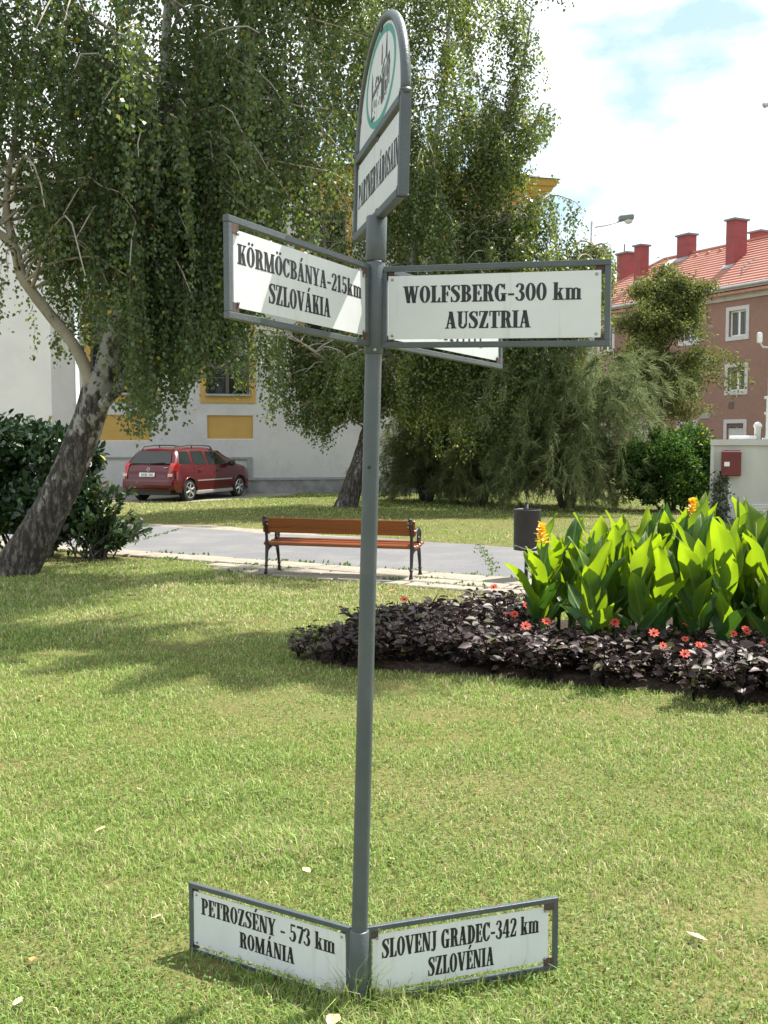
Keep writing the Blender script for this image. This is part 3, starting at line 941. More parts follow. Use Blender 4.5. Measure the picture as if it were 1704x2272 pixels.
# cornice wraps the right corner
s = MB()
for k, (z0, z1, o) in enumerate(((9.1, 9.5, .06), (9.5, 9.67, .16), (9.67, 9.81, .3), (9.81, 9.97, .46), (9.97, 10.17, .58))):
    vs = [facade(TL, o, z0), facade(TR + o, o, z0), facade(TR + o, -12, z0), facade(TL, -12, z0)]
    vs += [v + Vector((0, 0, z1 - z0)) for v in vs]
    vs[4:6] = [facade(TL, o + .07, z1), facade(TR + o + .07, o + .07, z1)]
    vs[6] = facade(TR + o + .07, -12, z1)
    s.add(vs, [(3, 2, 1, 0), (4, 5, 6, 7), (0, 1, 5, 4), (1, 2, 6, 5), (2, 3, 7, 6), (3, 0, 4, 7)])
s.build('cornice', M_yelw, HB)
s = MB()
a0, a1, b0, b1 = facade(TL, .72, 10.18), facade(TR + .7, .72, 10.18), facade(TR + .7, -12, 10.18), facade(TL, -12, 10.18)
r0, r1 = facade(TL, -5.6, 10.75), facade(TR - 5.5, -5.6, 10.75)
s.add([a0, a1, b0, b1, r0, r1], [(0, 1, 5, 4), (1, 2, 5), (2, 3, 4, 5), (3, 2, 1, 0), (0, 4, 3)])
ro = s.build('roof', M_zinc, HB)
MB().tube([facade(TR - 3.2, -.25, 10.41), facade(TR + .05, -.25, 10.41), facade(TR + .3, -.25, 10.41)], [.14, .14, .13], 10).build('roof_roll', M_zinc, ro, True)
an = MB()
an.tube([facade(TR - .9, -1, 10.15), facade(TR - .9, -1, 11.45)], .018, 5)
for i in range(3):
    an.tube([facade(TR - 1.25 + .03 * i, -1, 11.4 - i * .16), facade(TR - .55 - .03 * i, -1, 11.4 - i * .16)], .012, 4)
an.build('aerial', M_moul, ro)
# the wing on the left that comes forward
WN = MB()
wx = [(-26, 28.9), (-9.57, 30.0), (-9.25, 31.3), (-26, 33)]
WN.prism(wx[::1], 0, 9.6)
WN.build('wing', M_wallW, HB)
s = MB()
s.prism([(-26.05, 28.85), (-9.53, 29.95), (-9.52, 30.02), (-26.05, 28.92)], -.05, .5)
s.build('wing_plinth', M_plinth, HB)

# ------------------------------------------------------------------ brown apartment block on the right
M_brown = mat('brown_render', (0.27, 0.163, 0.134), 0.9, spec=0.15, noise=[(0.6, (0.235, 0.142, 0.118), 0.42, 0.7), (5, (0.295, 0.18, 0.15), 0.5, 0.75)], bump=(20, 0.3))
M_surr = mat('pale_surround', (0.52, 0.50, 0.50), 0.85, noise=(4, (0.45, 0.44, 0.44), 0.4, 0.7))
M_band = mat('eaves_band', (0.46, 0.42, 0.38), 0.85, noise=(2, (0.36, 0.33, 0.30), 0.42, 0.7))
M_tile = mat('red_roof_tile', (0.42, 0.20, 0.155), 0.75, spec=0.25, noise=[(0.5, (0.37, 0.165, 0.125), 0.42, 0.68), (6, (0.46, 0.235, 0.185), 0.5, 0.7)])
M_chim = mat('red_chimney_render', (0.27, 0.062, 0.062), 0.85, noise=(2.2, (0.22, 0.055, 0.055), 0.42, 0.68), bump=(20, 0.3))
M_cap = mat('chimney_cap', (0.17, 0.19, 0.19), 0.8)
AO = Vector((17.9, 53.0, 0))
AD = Vector((-.4695, .8829, 0))
AN = Vector((-.8829, -.4695, 0))         # out of the facade, towards the viewer's left
def apt(t, y, z): return AO + AD * (-t) + AN * y + Vector((0, 0, z))   # t grows to the right as seen
AP = thing('apartment_block', tuple(AO), 'brown apartment block with pale window surrounds and red tiled roof', 'building')
ROWS = [(6.72, 8.36), (3.96, 5.50), (1.10, 2.66)]
bays = [4.2, 0, -3.36, -6.72, -10.1, -13.4]
holes = []
for tc_ in bays:
    for z0, z1 in ROWS:
        holes.append((tc_ - .56, tc_ + .56, z0 + .2, z1 - .14))
T0, T1 = -15.7, 12.0
s = MB()
wall_with_holes(s, T0, T1, 0, 9.1, holes, 0, .22, apt)
s.add([apt(T0, 0, 0), apt(T0, -10, 0), apt(T0, -10, 9.1), apt(T0, 0, 9.1)], [(3, 2, 1, 0)])
s.build('wall', M_brown, AP)
for i, (a, b, c, d) in enumerate(holes):
    s = MB()
    e = .20
    fbox(s, a - e, a, 0, .04, c - e, d + e, apt)
    fbox(s, b, b + e, 0, .04, c - e, d + e, apt)
    fbox(s, a, b, 0, .037, c - e, c, apt)
    fbox(s, a, b, 0, .037, d, d + e, apt)
    so = s.build('window_surround', M_surr, AP)
    s = MB()
    mid = (a + b) / 2
    for u0, u1, z0, z1 in ((a, a + .08, c, d), (b - .08, b, c, d), (mid - .06, mid + .06, c + .08, d - .08), (a + .08, b - .08, c, c + .08), (a + .08, b - .08, d - .08, d)):
        fbox(s, u0, u1, -.2, -.12, z0, z1, apt)
    s.build('window_frame', M_wfr, so)
    low = i % 3 == 2
    for u0, u1 in ((a + .08, mid - .06), (mid + .06, b - .08)):
        s = MB()
        fbox(s, u0, u1, -.175, -.165, c + .08, d - .08, apt)
        s.build('pane', M_glass, so)
        s = MB()
        cw = (u1 - u0) * (.55 if u0 < mid else .4)
        fbox(s, u0, u0 + cw, -.163, -.158, c + .1, d - .08, apt)
        s.build('curtain', M_curt, so)
    if i % 3 == 1:
        s = MB()
        fbox(s, a + .01, b - .01, -.1, -.02, d - .22, d - .01, apt)
        s.build('blind_box', M_brfr, so)
    if low:
        s = MB()
        fbox(s, a + .1, b - .1, -.11, -.09, c + .05, d - .24, apt)
        s.build('roller_blind', M_surr, so)
        s = MB()
        fbox(s, a + .01, b - .01, -.1, -.02, d - .2, d - .01, apt)
        s.build('blind_box', M_brfr, so)
for (t, z, w2, h2, m_) in ((-.3, 3.45, .16, .16, M_brfr), (-2.05, 5.75, .36, .15, M_moul), (-2.1, 2.95, .36, .15, M_moul), (-2.1, 7.9, .09, .1, M_brfr), (-5.4, 5.75, .36, .15, M_moul)):
    s = MB()
    fbox(s, t - w2, t + w2, 0, .03, z - h2, z + h2, apt)
    s.build('wall_vent', m_, AP)
s = MB()
fbox(s, T0 - .1, T1, 0, .1, 8.75, 9.22, apt)
s.build('eaves_band', M_band, AP)
s = MB()
fbox(s, T0 - .1, T1, 0, .34, 9.221, 9.30, apt)
s.build('soffit', M_band, AP)
MB().tube([apt(T0 - .3, .48, 9.33), apt(-8, .48, 9.34), apt(0, .48, 9.35), apt(T1, .48, 9.36)], .085, 8).build('gutter', M_zinc, AP, True)
# roof: stepped courses of tile, a hip at the left end
PIT = .68
def roof_pt(t, o, lift=0.0): return apt(t, -o, 9.32 + PIT * o + lift)
s = MB()
nrow = 20
for i in range(nrow):
    o0, o1 = -.42 + 5.42 * i / nrow, -.42 + 5.42 * (i + 1) / nrow
    tl0, tl1 = T0 + .0 + max(o0, -.42), T0 + max(o1, -.42)
    lift = .085
    a, b = roof_pt(tl0, o0, lift), roof_pt(T1, o0, lift)
    c, d = roof_pt(T1, o1 + .02, .0), roof_pt(tl1, o1 + .02, .0)
    a2, b2 = roof_pt(tl0, o0, -.03), roof_pt(T1, o0, -.03)
    s.add([a, b, c, d, a2, b2], [(0, 1, 2, 3), (4, 5, 1, 0)])
rf = s.build('roof', M_tile, AP)
rf['kind'] = 'stuff'
s = MB()
e0, e1, rp = roof_pt(T0 - .42, -.42), apt(T0 - .42, -10.42, 9.32 - PIT * .42), roof_pt(T0 + 5, 5)
s.add([e0, e1, rp], [(0, 2, 1)])
s.add([rp, roof_pt(T1, 5), apt(T1, -10.42, 9.03), e1], [(0, 1, 2, 3)])
s.build('roof_back', M_tile, AP)
MB().tube([roof_pt(T0 - .3, -.3, .06), roof_pt(T0 + 5, 5, .07), roof_pt(0, 5, .07), roof_pt(T1, 5, .07)], .09, 6).build('ridge', M_tile, AP)
def chimney(t, o, wt, wo, zb, zt, flash=True, name='chimney'):
    s = MB()
    fbox(s, t - wt / 2, t + wt / 2, -o - wo / 2, -o + wo / 2, zb, zt, apt)
    c = s.build(name, M_chim, rf)
    s = MB()
    fbox(s, t - wt / 2 - .1, t + wt / 2 + .1, -o - wo / 2 - .1, -o + wo / 2 + .1, zt + .001, zt + .1, apt)
    s.build('chimney_cap', M_cap, rf)
    for zz in (.33, .68):
        s = MB()
        z = zb + (zt - zb) * zz
        fbox(s, t - wt / 2 - .008, t + wt / 2 + .008, -o - wo / 2 - .008, -o + wo / 2 + .008, z, z + .025, apt)
        s.build('render_joint', M_chim, rf)
    if flash:
        s = MB()
        f0, f1 = o - wo / 2 - .35, o - wo / 2
        s.add([roof_pt(t - wt / 2 - .1, f0, .06), roof_pt(t + wt / 2 + .1, f0, .06), roof_pt(t + wt / 2 + .1, f1, .09), roof_pt(t - wt / 2 - .1, f1, .09)], [(0, 1, 2, 3)])
        s.build('flashing', M_zinc, rf)
chimney(-3.1, 3.05, .60, .95, 10.6, 13.5)
chimney(-8.85, 5.0, .95, .65, 12.0, 13.85)
chimney(-10.6, 3.05, .56, .68, 10.6, 13.35)
chimney(-13.3, 4.3, .95, .9, 9.8, 13.4, False)
chimney(-4.8, 6.7, .8, .8, 11.0, 13.5, False)
MB().tube([apt(-13.6, -4.3, 13.4), apt(-13.6, -4.3, 14.1)], .05, 6).build('flue', M_cap, rf)
s = MB()
s.add([roof_pt(-9.9, 3.9, .1), roof_pt(-9.2, 3.9, .1), roof_pt(-9.2, 4.6, .1), roof_pt(-9.9, 4.6, .1)], [(0, 1, 2, 3)])
s.build('skylight', M_wfr, rf)
for i in range(12):
    t = -7.6 + i * .95
    if abs(t + 3.1) < .5: continue
    c = roof_pt(t, 4.55, .06)
    s = MB()
    s.tube([roof_pt(t, 4.35, .05), roof_pt(t, 4.5, .13), roof_pt(t, 4.7, .06)], [.05, .11, .06], 6)
    s.build('ridge_vent', M_tile, rf)
for i in range(9):
    t = -8 + i * 1.35
    MB().tube([roof_pt(t, .15, .0), roof_pt(t, .15, .22)], .02, 4).build('snow_guard', M_zinc, rf)
MB().tube([roof_pt(-1.0, 1.2, .02), roof_pt(-1.05, 1.35, .35), roof_pt(-1.05, 2.2, .3)], .035, 5).build('roof_step', M_cap, rf)

# ------------------------------------------------------------------ the red estate car
M_carp = mat('dark_red_car_paint', (0.085, 0.0045, 0.008), 0.28, metal=0.15, spec=0.4, coat=0.45)
M_cglass = mat('car_glass', (0.012, 0.018, 0.018), 0.05, spec=0.45)
M_blk = mat('black_plastic', (0.012, 0.012, 0.013), 0.5)
M_tyre = mat('tyre_rubber', (0.014, 0.014, 0.015), 0.85)
M_rim = mat('alloy_rim', (0.62, 0.62, 0.62), 0.28, metal=0.85)
M_tail = mat('red_lens', (0.42, 0.02, 0.015), 0.12, coat=0.6)
M_amb = mat('pale_lens', (0.62, 0.40, 0.30), 0.15)
M_plate = mat('white_plate', (0.74, 0.74, 0.72), 0.4)
M_silver = mat('silver_trim', (0.55, 0.55, 0.54), 0.3, metal=0.7)
CARA = math.radians(23)
car_c = Vector((-5.43, 28.56, 0))
fwd = Vector((math.sin(CARA), math.cos(CARA), 0))
lft = Vector((-fwd.y, fwd.x, 0))
# local: x forward from the rear bumper, y left; the right rear wheel touches car_c
car_o = car_c - fwd * .80 + lft * .74
CAR = thing('parked_car', tuple(car_o), 'dark red estate car parked beside the white building', 'car', rz=math.atan2(fwd.y, fwd.x))
kx = [0, .03, .10, .17, .40, .52, 1.2, 2.0, 2.4, 2.75, 3.05, 3.36, 3.8, 4.08, 4.22, 4.29]
kt = [.56, .80, .95, 1.03, 1.36, 1.44, 1.485, 1.48, 1.44, 1.33, 1.18, 1.0, .92, .82, .70, .58]
kb = [.52, .74, .92, .98, .985, .985, .975, .96, .95, .94, .93, .92, .86, .76, .64, .54]
kw = [.70, .77, .815, .83, .845, .85, .855, .855, .855, .855, .85, .84, .82, .76, .66, .55]
XA, XF, RA, ZC = .80, 3.41, .345, .305
def car_sec(x):
    t, b, w = np.interp(x, kx, kt), np.interp(x, kx, kb), np.interp(x, kx, kw)
    b = min(b, t - .01)
    zb = .27 if .15 < x < 4.1 else .33
    for c in (XA, XF):
        if abs(x - c) < RA: zb = max(zb, ZC + math.sqrt(RA * RA - (x - c) ** 2))
    k = min(max((t - b) / .48, 0), 1)
    wr = w * .965 + (.615 - w * .965) * k
    ze = b + (t - b) * .86
    z1, z2 = max(zb + .01, .47), max(zb + .02, .60)
    z1, z2 = min(z1, b - .06), min(z2, b - .03)
    zb = min(zb, b - .08)
    return [(w * .965, zb), (w, max(z1, zb + .005)), (w, max(z2, zb + .01)), (w * .965, b), (wr, ze), (wr * .82, t - .012), (wr * .4, t + .004), (0, t + .008)]
def side_y(x, z):
    s = car_sec(x)
    b, e = s[3], s[4]
    k = (z - b[1]) / max(e[1] - b[1], 1e-4)
    return b[0] + (e[0] - b[0]) * k
xs = sorted(set([round(v, 4) for v in np.linspace(0, 4.29, 64)] + kx + [XA - RA + .001, XA + RA - .001, XF - RA + .001, XF + RA - .001]))
rings = [car_sec(x) for x in xs]
b = MB()
vs, fs = [], []
for x, r in zip(xs, rings):
    vs += [(x, y, z) for y, z in r] + [(x, -y, z) for y, z in reversed(r[:-1])]
n = 15
for i in range(len(xs) - 1):
    for k in range(n - 1):
        fs.append((i * n + k, i * n + n + k, i * n + n + k + 1, i * n + k + 1))
fs.append(tuple(range(n)))
fs.append(tuple(range((len(xs) - 1) * n + n - 1, (len(xs) - 1) * n - 1, -1)))
body = b.add(vs, fs).build('body', M_carp, CAR, True)
b = MB()                                     # dark underside and wheel wells
b.box(.12, 4.1, -.66, .66, .19, .52)
b.box(.3, 4.0, -.80, .80, .24, .30)
b.build('underbody', M_blk, CAR)
b = MB()                                     # rear bumper
for x0, z0, z1 in ((0, .34, .62),):
    prof = [(-.05, .40), (-.075, .47), (-.07, .56), (-.03, .62), (.10, .63), (.10, .34), (-.02, .35)]
    ys = [-.83, -.80, -.70, -.35, 0, .35, .70, .80, .83]
    v2 = []
    for y in ys:
        sh = .0 if abs(y) < .71 else (.05 if abs(y) < .81 else .12)
        v2 += [(px_ + sh, y, pz) for px_, pz in prof]
    q = len(prof)
    f2 = [(i * q + k, i * q + (k + 1) % q, (i + 1) * q + (k + 1) % q, (i + 1) * q + k) for i in range(len(ys) - 1) for k in range(q)]
    f2 += [tuple(range(q - 1, -1, -1)), tuple(range((len(ys) - 1) * q, len(ys) * q))]
    b.add(v2, f2)
b.build('rear_bumper', M_carp, CAR, False)
def car_panel(name, pts, m, off=.006, parent=CAR):
    """polygon given as (x, z) on the right side (y negative)"""
    o_ = None
    for sgn in (-1, 1):
        b = MB()
        n_ = len(pts)
        f_ = [(x, sgn * (side_y(x, z) + off), z) for x, z in pts]
        g_ = [(x, sgn * (side_y(x, z) - .02), z) for x, z in pts]
        b.add(f_ + g_, [tuple(range(n_))] + [(i, (i + 1) % n_, n_ + (i + 1) % n_, n_ + i) for i in range(n_)])
        o_ = b.build(name, m, parent)
car_panel('side_window', [(.36, 1.03), (.92, 1.02), (.98, 1.37), (.56, 1.375)], M_cglass)
car_panel('side_window', [(1.06, 1.015), (1.70, 1.0), (1.70, 1.375), (1.10, 1.38)], M_cglass)
car_panel('side_window', [(1.80, .995), (2.86, .965), (2.62, 1.18), (2.38, 1.33), (1.82, 1.37)], M_cglass)
def slope_panel(name, x0, z0, x1, z1, w0, w1, m, dx):
    b = MB()
    b.add([(x0 + dx, -w0, z0), (x0 + dx, w0, z0), (x1 + dx, w1, z1), (x1 + dx, -w1, z1)], [(0, 1, 2, 3)])
    b.add([(x0 + dx * .2, -w0, z0), (x0 + dx * .2, w0, z0), (x1 + dx * .2, w1, z1), (x1 + dx * .2, -w1, z1)], [(3, 2, 1, 0)])
    return b.build(name, m, CAR)
rw = slope_panel('rear_window', .172, 1.045, .40, 1.375, .66, .55, M_cglass, -.022)
ws = slope_panel('windscreen', 3.32, 1.03, 2.66, 1.375, .66, .54, M_cglass, .03)
for nm, c in (('head_rest', (.9, -.38)), ('head_rest', (.9, .38)), ('head_rest', (1.7, -.36))):
    b = MB()
    b.bev(c[0], c[0] + .12, c[1] - .14, c[1] + .14, 1.0, 1.25, .03)
    b.build(nm, M_blk, CAR)
for sgn in (-1, 1):
    b = MB()                                 # tail lamp wraps the corner
    P_ = []
    for z, x0, x1 in ((.60, .0, .20), (.72, .005, .22), (.86, .06, .25), (.99, .12, .27), (1.06, .18, .28)):
        P_.append([(x0 - .012, sgn * .66, z), (x0 + .002, sgn * (np.interp(x0, kx, kw) - .012), z), (x1, sgn * (np.interp(x1, kx, kw) + .008), z)])
    vs = [p for r in P_ for p in r]
    fs = [(i * 3 + k, i * 3 + k + 1, i * 3 + 4 + k, i * 3 + 3 + k) for i in range(4) for k in range(2)]
    tl = b.add(vs, fs).build('tail_lamp', M_tail, CAR)
    b = MB()
    b.add([(-.018 + .01, sgn * .665, .70), (.004 - .008, sgn * .80, .70), (.012, sgn * .815, .78), (-.0, sgn * .665, .78)], [(0, 1, 2, 3)])
    b.build('indicator_lens', M_amb, tl)
    b = MB().tube([(.50, sgn * .50, 1.43), (.62, sgn * .52, 1.50), (1.2, sgn * .535, 1.535), (1.9, sgn * .535, 1.53), (2.3, sgn * .52, 1.50), (2.42, sgn * .51, 1.42)], .017, 6)
    b.tube([(1.35, sgn * .53, 1.45), (1.35, sgn * .535, 1.53)], .016, 6)
    b.build('roof_rail', M_blk, CAR)
    b = MB()
    b.tube([(2.80, sgn * .84, .99), (2.80, sgn * .93, 1.02), (2.80, sgn * 1.03, 1.02), (2.81, sgn * 1.05, 1.01)], [.05, .085, .085, .03], 8)
    b.build('wing_mirror', M_blk, CAR, True)
    b = MB()
    b.box(1.16, 2.02, sgn * .855 - .008, sgn * .855 + .012 * sgn + .008, .545, .58)
    b.box(2.05, 2.98, sgn * .855 - .008, sgn * .855 + .012 * sgn + .008, .545, .58)
    b.build('side_moulding', M_silver, CAR)
    b = MB()
    b.bev(1.14, 3.06, sgn * .79 - .05, sgn * .79 + .05, .19, .285, .015)
    b.build('sill_trim', M_silver, CAR)
    for x, z in ((1.22, .83), (2.18, .80)):
        b = MB()
        b.bev(x, x + .17, sgn * .85 - .018, sgn * .85 + .018, z, z + .035, .008)
        b.build('door_handle', M_carp, CAR)
    for x in (1.02, 2.03, 3.02):
        b = MB()
        z_ = [.33, .5, .75, .95]
        b.add([(x + dx, sgn * (np.interp(x, kx, kw) * (1.0 if .47 <= z <= .62 else (.985 if z < .9 else .968)) + .003), z) for z in z_ for dx in (0, .012)],
              [(2 * i, 2 * i + 1, 2 * i + 3, 2 * i + 2) for i in range(3)])
        b.build('door_gap', M_blk, CAR)
    for xc in (XA, XF):
        yc = sgn * .745
        Mw = Matrix.Translation((xc, yc, .305)) @ Matrix.Rotation(math.radians(-90) * sgn, 4, 'X')
        b = MB().lathe([(.205, -.09), (.285, -.095), (.305, -.07), (.305, .07), (.285, .093), (.21, .098), (.205, .06)], 32, Mw)
        wh = b.build('wheel', M_tyre, CAR, False)
        b = MB().lathe([(.19, .035), (.205, .05), (.218, .102), (.205, .106), (.196, .06), (.19, .052)], 32, Mw)
        for k in range(6):
            a_ = math.radians(60 * k + 20)
            p0, p1 = Vector((.045 * math.cos(a_), .045 * math.sin(a_), .085)), Vector((.20 * math.cos(a_), .20 * math.sin(a_), .088))
            b.tube([Mw @ p0, Mw @ p1], [.032, .022], 6)
        b.lathe([(.055, .06), (.055, .09), (.03, .1)], 14, Mw)
        b.build('rim', M_rim, wh)
        b = MB().tube([(xc + (RA + .012) * math.cos(math.radians(t)), sgn * (.847), ZC + (RA + .012) * math.sin(math.radians(t))) for t in range(-4, 186, 10)], .02, 6)
        b.build('arch_lip', M_carp, CAR, True)
# plate, badge, wiper
b = MB()
b.bev(-.078, -.0, -.26, .26, .655, .77, .006)
b.box(-.03, .02, -.30, .30, .64, .80)
pl = MB()
pl.add([(-.040, -.235, .695), (-.040, .235, .695), (-.026, .235, .80), (-.026, -.235, .80)], [(3, 2, 1, 0)])
pl.add([(.0, -.235, .695), (.0, .235, .695), (.02, .235, .80), (.02, -.235, .80)], [(0, 1, 2, 3)])
plo = pl.build('number_plate', M_plate, CAR)
tp = MB()
for q in text_polys('GUB-516', -.17, .215, 0, 1):
    tp.add([(-.0425 + .014 * (.18 + z * .64), -y, .695 + .105 * (.18 + z * .64)) for y, z in q], [tuple(range(len(q)))])
tp.build('plate_lettering', M_ink, plo)
b = MB()
Mb = Matrix.Translation((.052, 0, .885)) @ Matrix.Rotation(math.radians(-90), 4, 'Y')
b.tube([Mb @ Vector((.045 * math.cos(t), .045 * math.sin(t), 0)) for t in np.linspace(0, 2 * math.pi, 19)], .008, 6)
b.tube([Mb @ Vector((.0, -.05, 0)), Mb @ Vector((.0, .05, 0))], .006, 5)
b.build('badge', M_silver, CAR)
MB().tube([(.135, .02, 1.045), (.14, -.3, 1.06), (.145, -.48, 1.075)], .011, 5).build('rear_wiper', M_blk, CAR)
MB().box(.06, .1, -.62, -.5, .93, .945).build('name_badge', M_silver, CAR)
b = MB()
b.bev(4.2, 4.33, -.62, .62, .35, .55, .03)
b.build('front_bumper', M_blk, CAR)

# ------------------------------------------------------------------ bench
bl, br = Vector((-1.47, 12.86, 0)), Vector((.325, 12.33, 0))
BA = math.atan2(br.y - bl.y, br.x - bl.x)
BL = (br - bl).length
BEN = thing('park_bench', (bl.x, bl.y, .0), 'wooden slat park bench with black cast iron ends seen from behind', 'bench', rz=BA)
tilt = -.000
def bz(x, z): return z
for x in (0.0, BL):
    m = MB()
    z0 = .022
    # rear leg and back post in one curve
    m.tube([(x, -.02, z0), (x, .0, .10), (x, .015, .24), (x, .03, .36), (x, .02, .50), (x, -.03, .66), (x, -.05, .735)], [.024, .017, .021, .024, .019, .018, .020], 8)
    m.tube([(x, -.05, .735), (x, -.06, .755)], [.026, .02], 8)
    for zz, yy in ((.13, .003), (.44, .028), (.05, -.01)):
        m.lathe([(.018, -.015), (.028, 0), (.018, .015)], 8, Matrix.Translation((x, yy, zz)))
    m.build('rear_leg', M_iron, BEN, True)
    m = MB()
    m.tube([(x, .43, z0), (x, .425, .10), (x, .40, .22), (x, .37, .33), (x, .36, .40)], [.026, .016, .021, .024, .02], 8)
    m.tube([(x, .43, z0), (x, .43, z0 + .015)], .032, 8)
    for zz, yy in ((.12, .424), (.05, .43)):
        m.lathe([(.018, -.014), (.028, 0), (.018, .014)], 8, Matrix.Translation((x, yy, zz)))
    m.build('front_leg', M_iron, BEN, True)
    m = MB()
    m.tube([(x, .02, .36), (x, .2, .375), (x, .40, .40)], .021, 8)
    m.tube([(x, .02, .30), (x, .10, .345), (x, .18, .36)], .015, 6)
    m.tube([(x, .40, .26), (x, .33, .345), (x, .24, .365)], .015, 6)
    m.build('seat_bearer', M_iron, BEN, True)
    m = MB()
    m.tube([(x, .01, .545), (x, .08, .535), (x, .16, .555), (x, .25, .60), (x, .34, .615), (x, .40, .58), (x, .43, .52)], [.014, .016, .018, .019, .02, .02, .016], 8)
    m.tube([(x, .37 + .06 * math.cos(a), .50 + .085 * math.sin(a)) for a in np.linspace(0, 2 * math.pi, 21)], .013, 6)
    m.tube([(x, .37 + .028 * math.cos(a), .47 + .035 * math.sin(a)) for a in np.linspace(0, 2 * math.pi, 15)], .010, 6)
    m.tube([(x, .40, .40), (x, .39, .44)], .016, 6)
    m.build('armrest', M_iron, BEN, True)
for y, z, w, h, rx in ((-.028, .672, .030, .112, 9), (.000, .577, .026, .074, 9)):
    m = MB()
    Mx = Matrix.Translation((0, y, z)) @ Matrix.Rotation(math.radians(rx), 4, 'X')
    m.bev(-.05, BL + .05, -w / 2 + .03, w / 2 + .03, -h / 2, h / 2, .008, Mx)
    m.build('back_slat', M_wood, BEN)
for y, z in ((.075, .405), (.19, .402), (.305, .412), (.41, .428)):
    m = MB()
    m.bev(-.045, BL + .045, y - .05, y + .05, z - .02, z + .02, .008)
    m.build('seat_slat', M_wood, BEN)
for x in (0.0, BL):
    for z in (.655, .70):
        MB().lathe([(.012, 0), (.012, .008), (.006, .012)], 8, Matrix.Translation((x + (.03 if x == 0 else -.03), -.028, z)) @ Matrix.Rotation(math.radians(90), 4, 'X')).build('bolt', M_bolt, BEN)

# ------------------------------------------------------------------ litter bin
BX, BY = 1.725, 12.45
BIN = thing('litter_bin', (BX, BY, 0), 'dark grey cylindrical litter bin beside the path behind the cannas', 'litter bin')
Tb = Matrix.Translation((BX, BY, 0))
MB().lathe([(.150, .375), (.160, .372), (.162, .39), (.162, .84), (.167, .845), (.167, .862), (.155, .862), (.152, .84), (.150, .40)], 32, Tb).build('bin_body', M_bin, BIN, True)
MB().lathe([(.12, .378), (.148, .376), (.148, .384)], 24, Tb).build('bin_floor', M_bin, BIN)
MB().tube([(BX + .02, BY + .19, -.05), (BX + .02, BY + .19, .92)], .022, 10).build('post', M_bin, BIN, True)
MB().box(BX - .03, BX + .07, BY + .155, BY + .20, .55, .60).build('bracket', M_bin, BIN)
MB().tube([(BX + .02, BY + .19, .92), (BX + .02, BY + .19, .945)], [.026, .012], 10).build('post_cap', M_bin, BIN)
MB().tube([(BX - .15, BY - .02, .375)] + [(BX + .165 * math.cos(a), BY - .165 * math.sin(abs(a)) , .41 + .02 * math.sin(a * 3)) for a in np.linspace(2.8, .3, 10)], .008, 5).build('bin_hoop', M_bolt, BIN)

# ------------------------------------------------------------------ street lamp and far pole
M_galv = mat('galvanised_steel', (0.50, 0.52, 0.53), 0.5, metal=0.3, noise=(3, (0.42, 0.44, 0.45), 0.4, 0.7))
M_lens = mat('lamp_lens', (0.6, 0.62, 0.62), 0.15)
LX, LY = 7.92, 40.0
LMP = thing('street_lamp', (LX, LY, 0), 'grey street lamp with long arm above the red roof', 'street lamp')
MB().tube([(LX, LY, 0), (LX, LY, 5), (LX, LY, 9.95)], [.13, .11, .085], 12).build('lamp_post', M_galv, LMP, True)
MB().tube([(LX, LY, 9.72), (LX + .5, LY, 9.80), (LX + 1.15, LY, 9.98)], .03, 8).build('lamp_arm', M_galv, LMP, True)
b = MB()
b.bev(LX + 1.0, LX + 1.55, LY - .16, LY + .16, 9.98, 10.18, .03, Matrix.Translation((LX + 1.2, LY, 10)) @ Matrix.Rotation(math.radians(-6), 4, 'Y') @ Matrix.Translation((-LX - 1.2, -LY, -10)))
hd = b.build('lamp_head', M_cap, LMP)
MB().lathe([(.05, -.13), (.13, -.1), (.17, -.02), (.17, 0)], 16, Matrix.Translation((LX + 1.35, LY, 9.99))).build('lamp_lens', M_lens, hd, True)

UX, UY = 7.64, 20.75
PUX = lambda z: UX + .0205 * z + .04
POL = thing('utility_pole', (UX, UY, 0), 'grey utility pole at the right edge beside the white cabinet', 'pole')
MB().tube([(PUX(z), UY, z) for z in (1.6, 4, 6.4, 8.9)], [.075, .072, .068, .06], 14).build('pole', M_galv, POL, True)
MB().tube([(PUX(0), UY, 0), (PUX(1.6), UY, 1.65)], [.09, .08], 14).build('pole_base', M_galv, POL, True)
b = MB().tube([(PUX(3.4), UY - .05, 3.40), (7.5, UY - .12, 3.42), (7.44, UY - .12, 3.5)], .02, 6)
b.build('sensor_arm', M_galv, POL)
MB().lathe([(.045, 0), (.055, .02), (.055, .17), (.045, .2), (.02, .21)], 12, Matrix.Translation((7.43, UY - .12, 3.5))).build('sensor', M_wfr, POL, True)
zt = 8.15
b = MB()
b.tube([(7.60, UY, zt), (7.60, UY, zt + .42), (7.64, UY, zt + .5)], .022, 6)
b.tube([(7.60, UY, zt + .2), (7.72, UY, zt + .2), (PUX(8.3), UY, zt + .1)], .018, 6)
b.tube([(7.48, UY, zt + .03), (7.60, UY, zt + .0), (7.72, UY, zt + .06)], .02, 6)
b.build('aerial_bracket', M_galv, POL)
for x, z in ((7.47, zt + .03), (7.70, zt + .07)):
    MB().lathe([(.03, -.05), (.06, -.03), (.06, .03), (.03, .05)], 10, Matrix.Translation((x, UY, z)) @ Matrix.Rotation(1.2, 4, 'Y')).build('lamp_head', M_galv, POL)

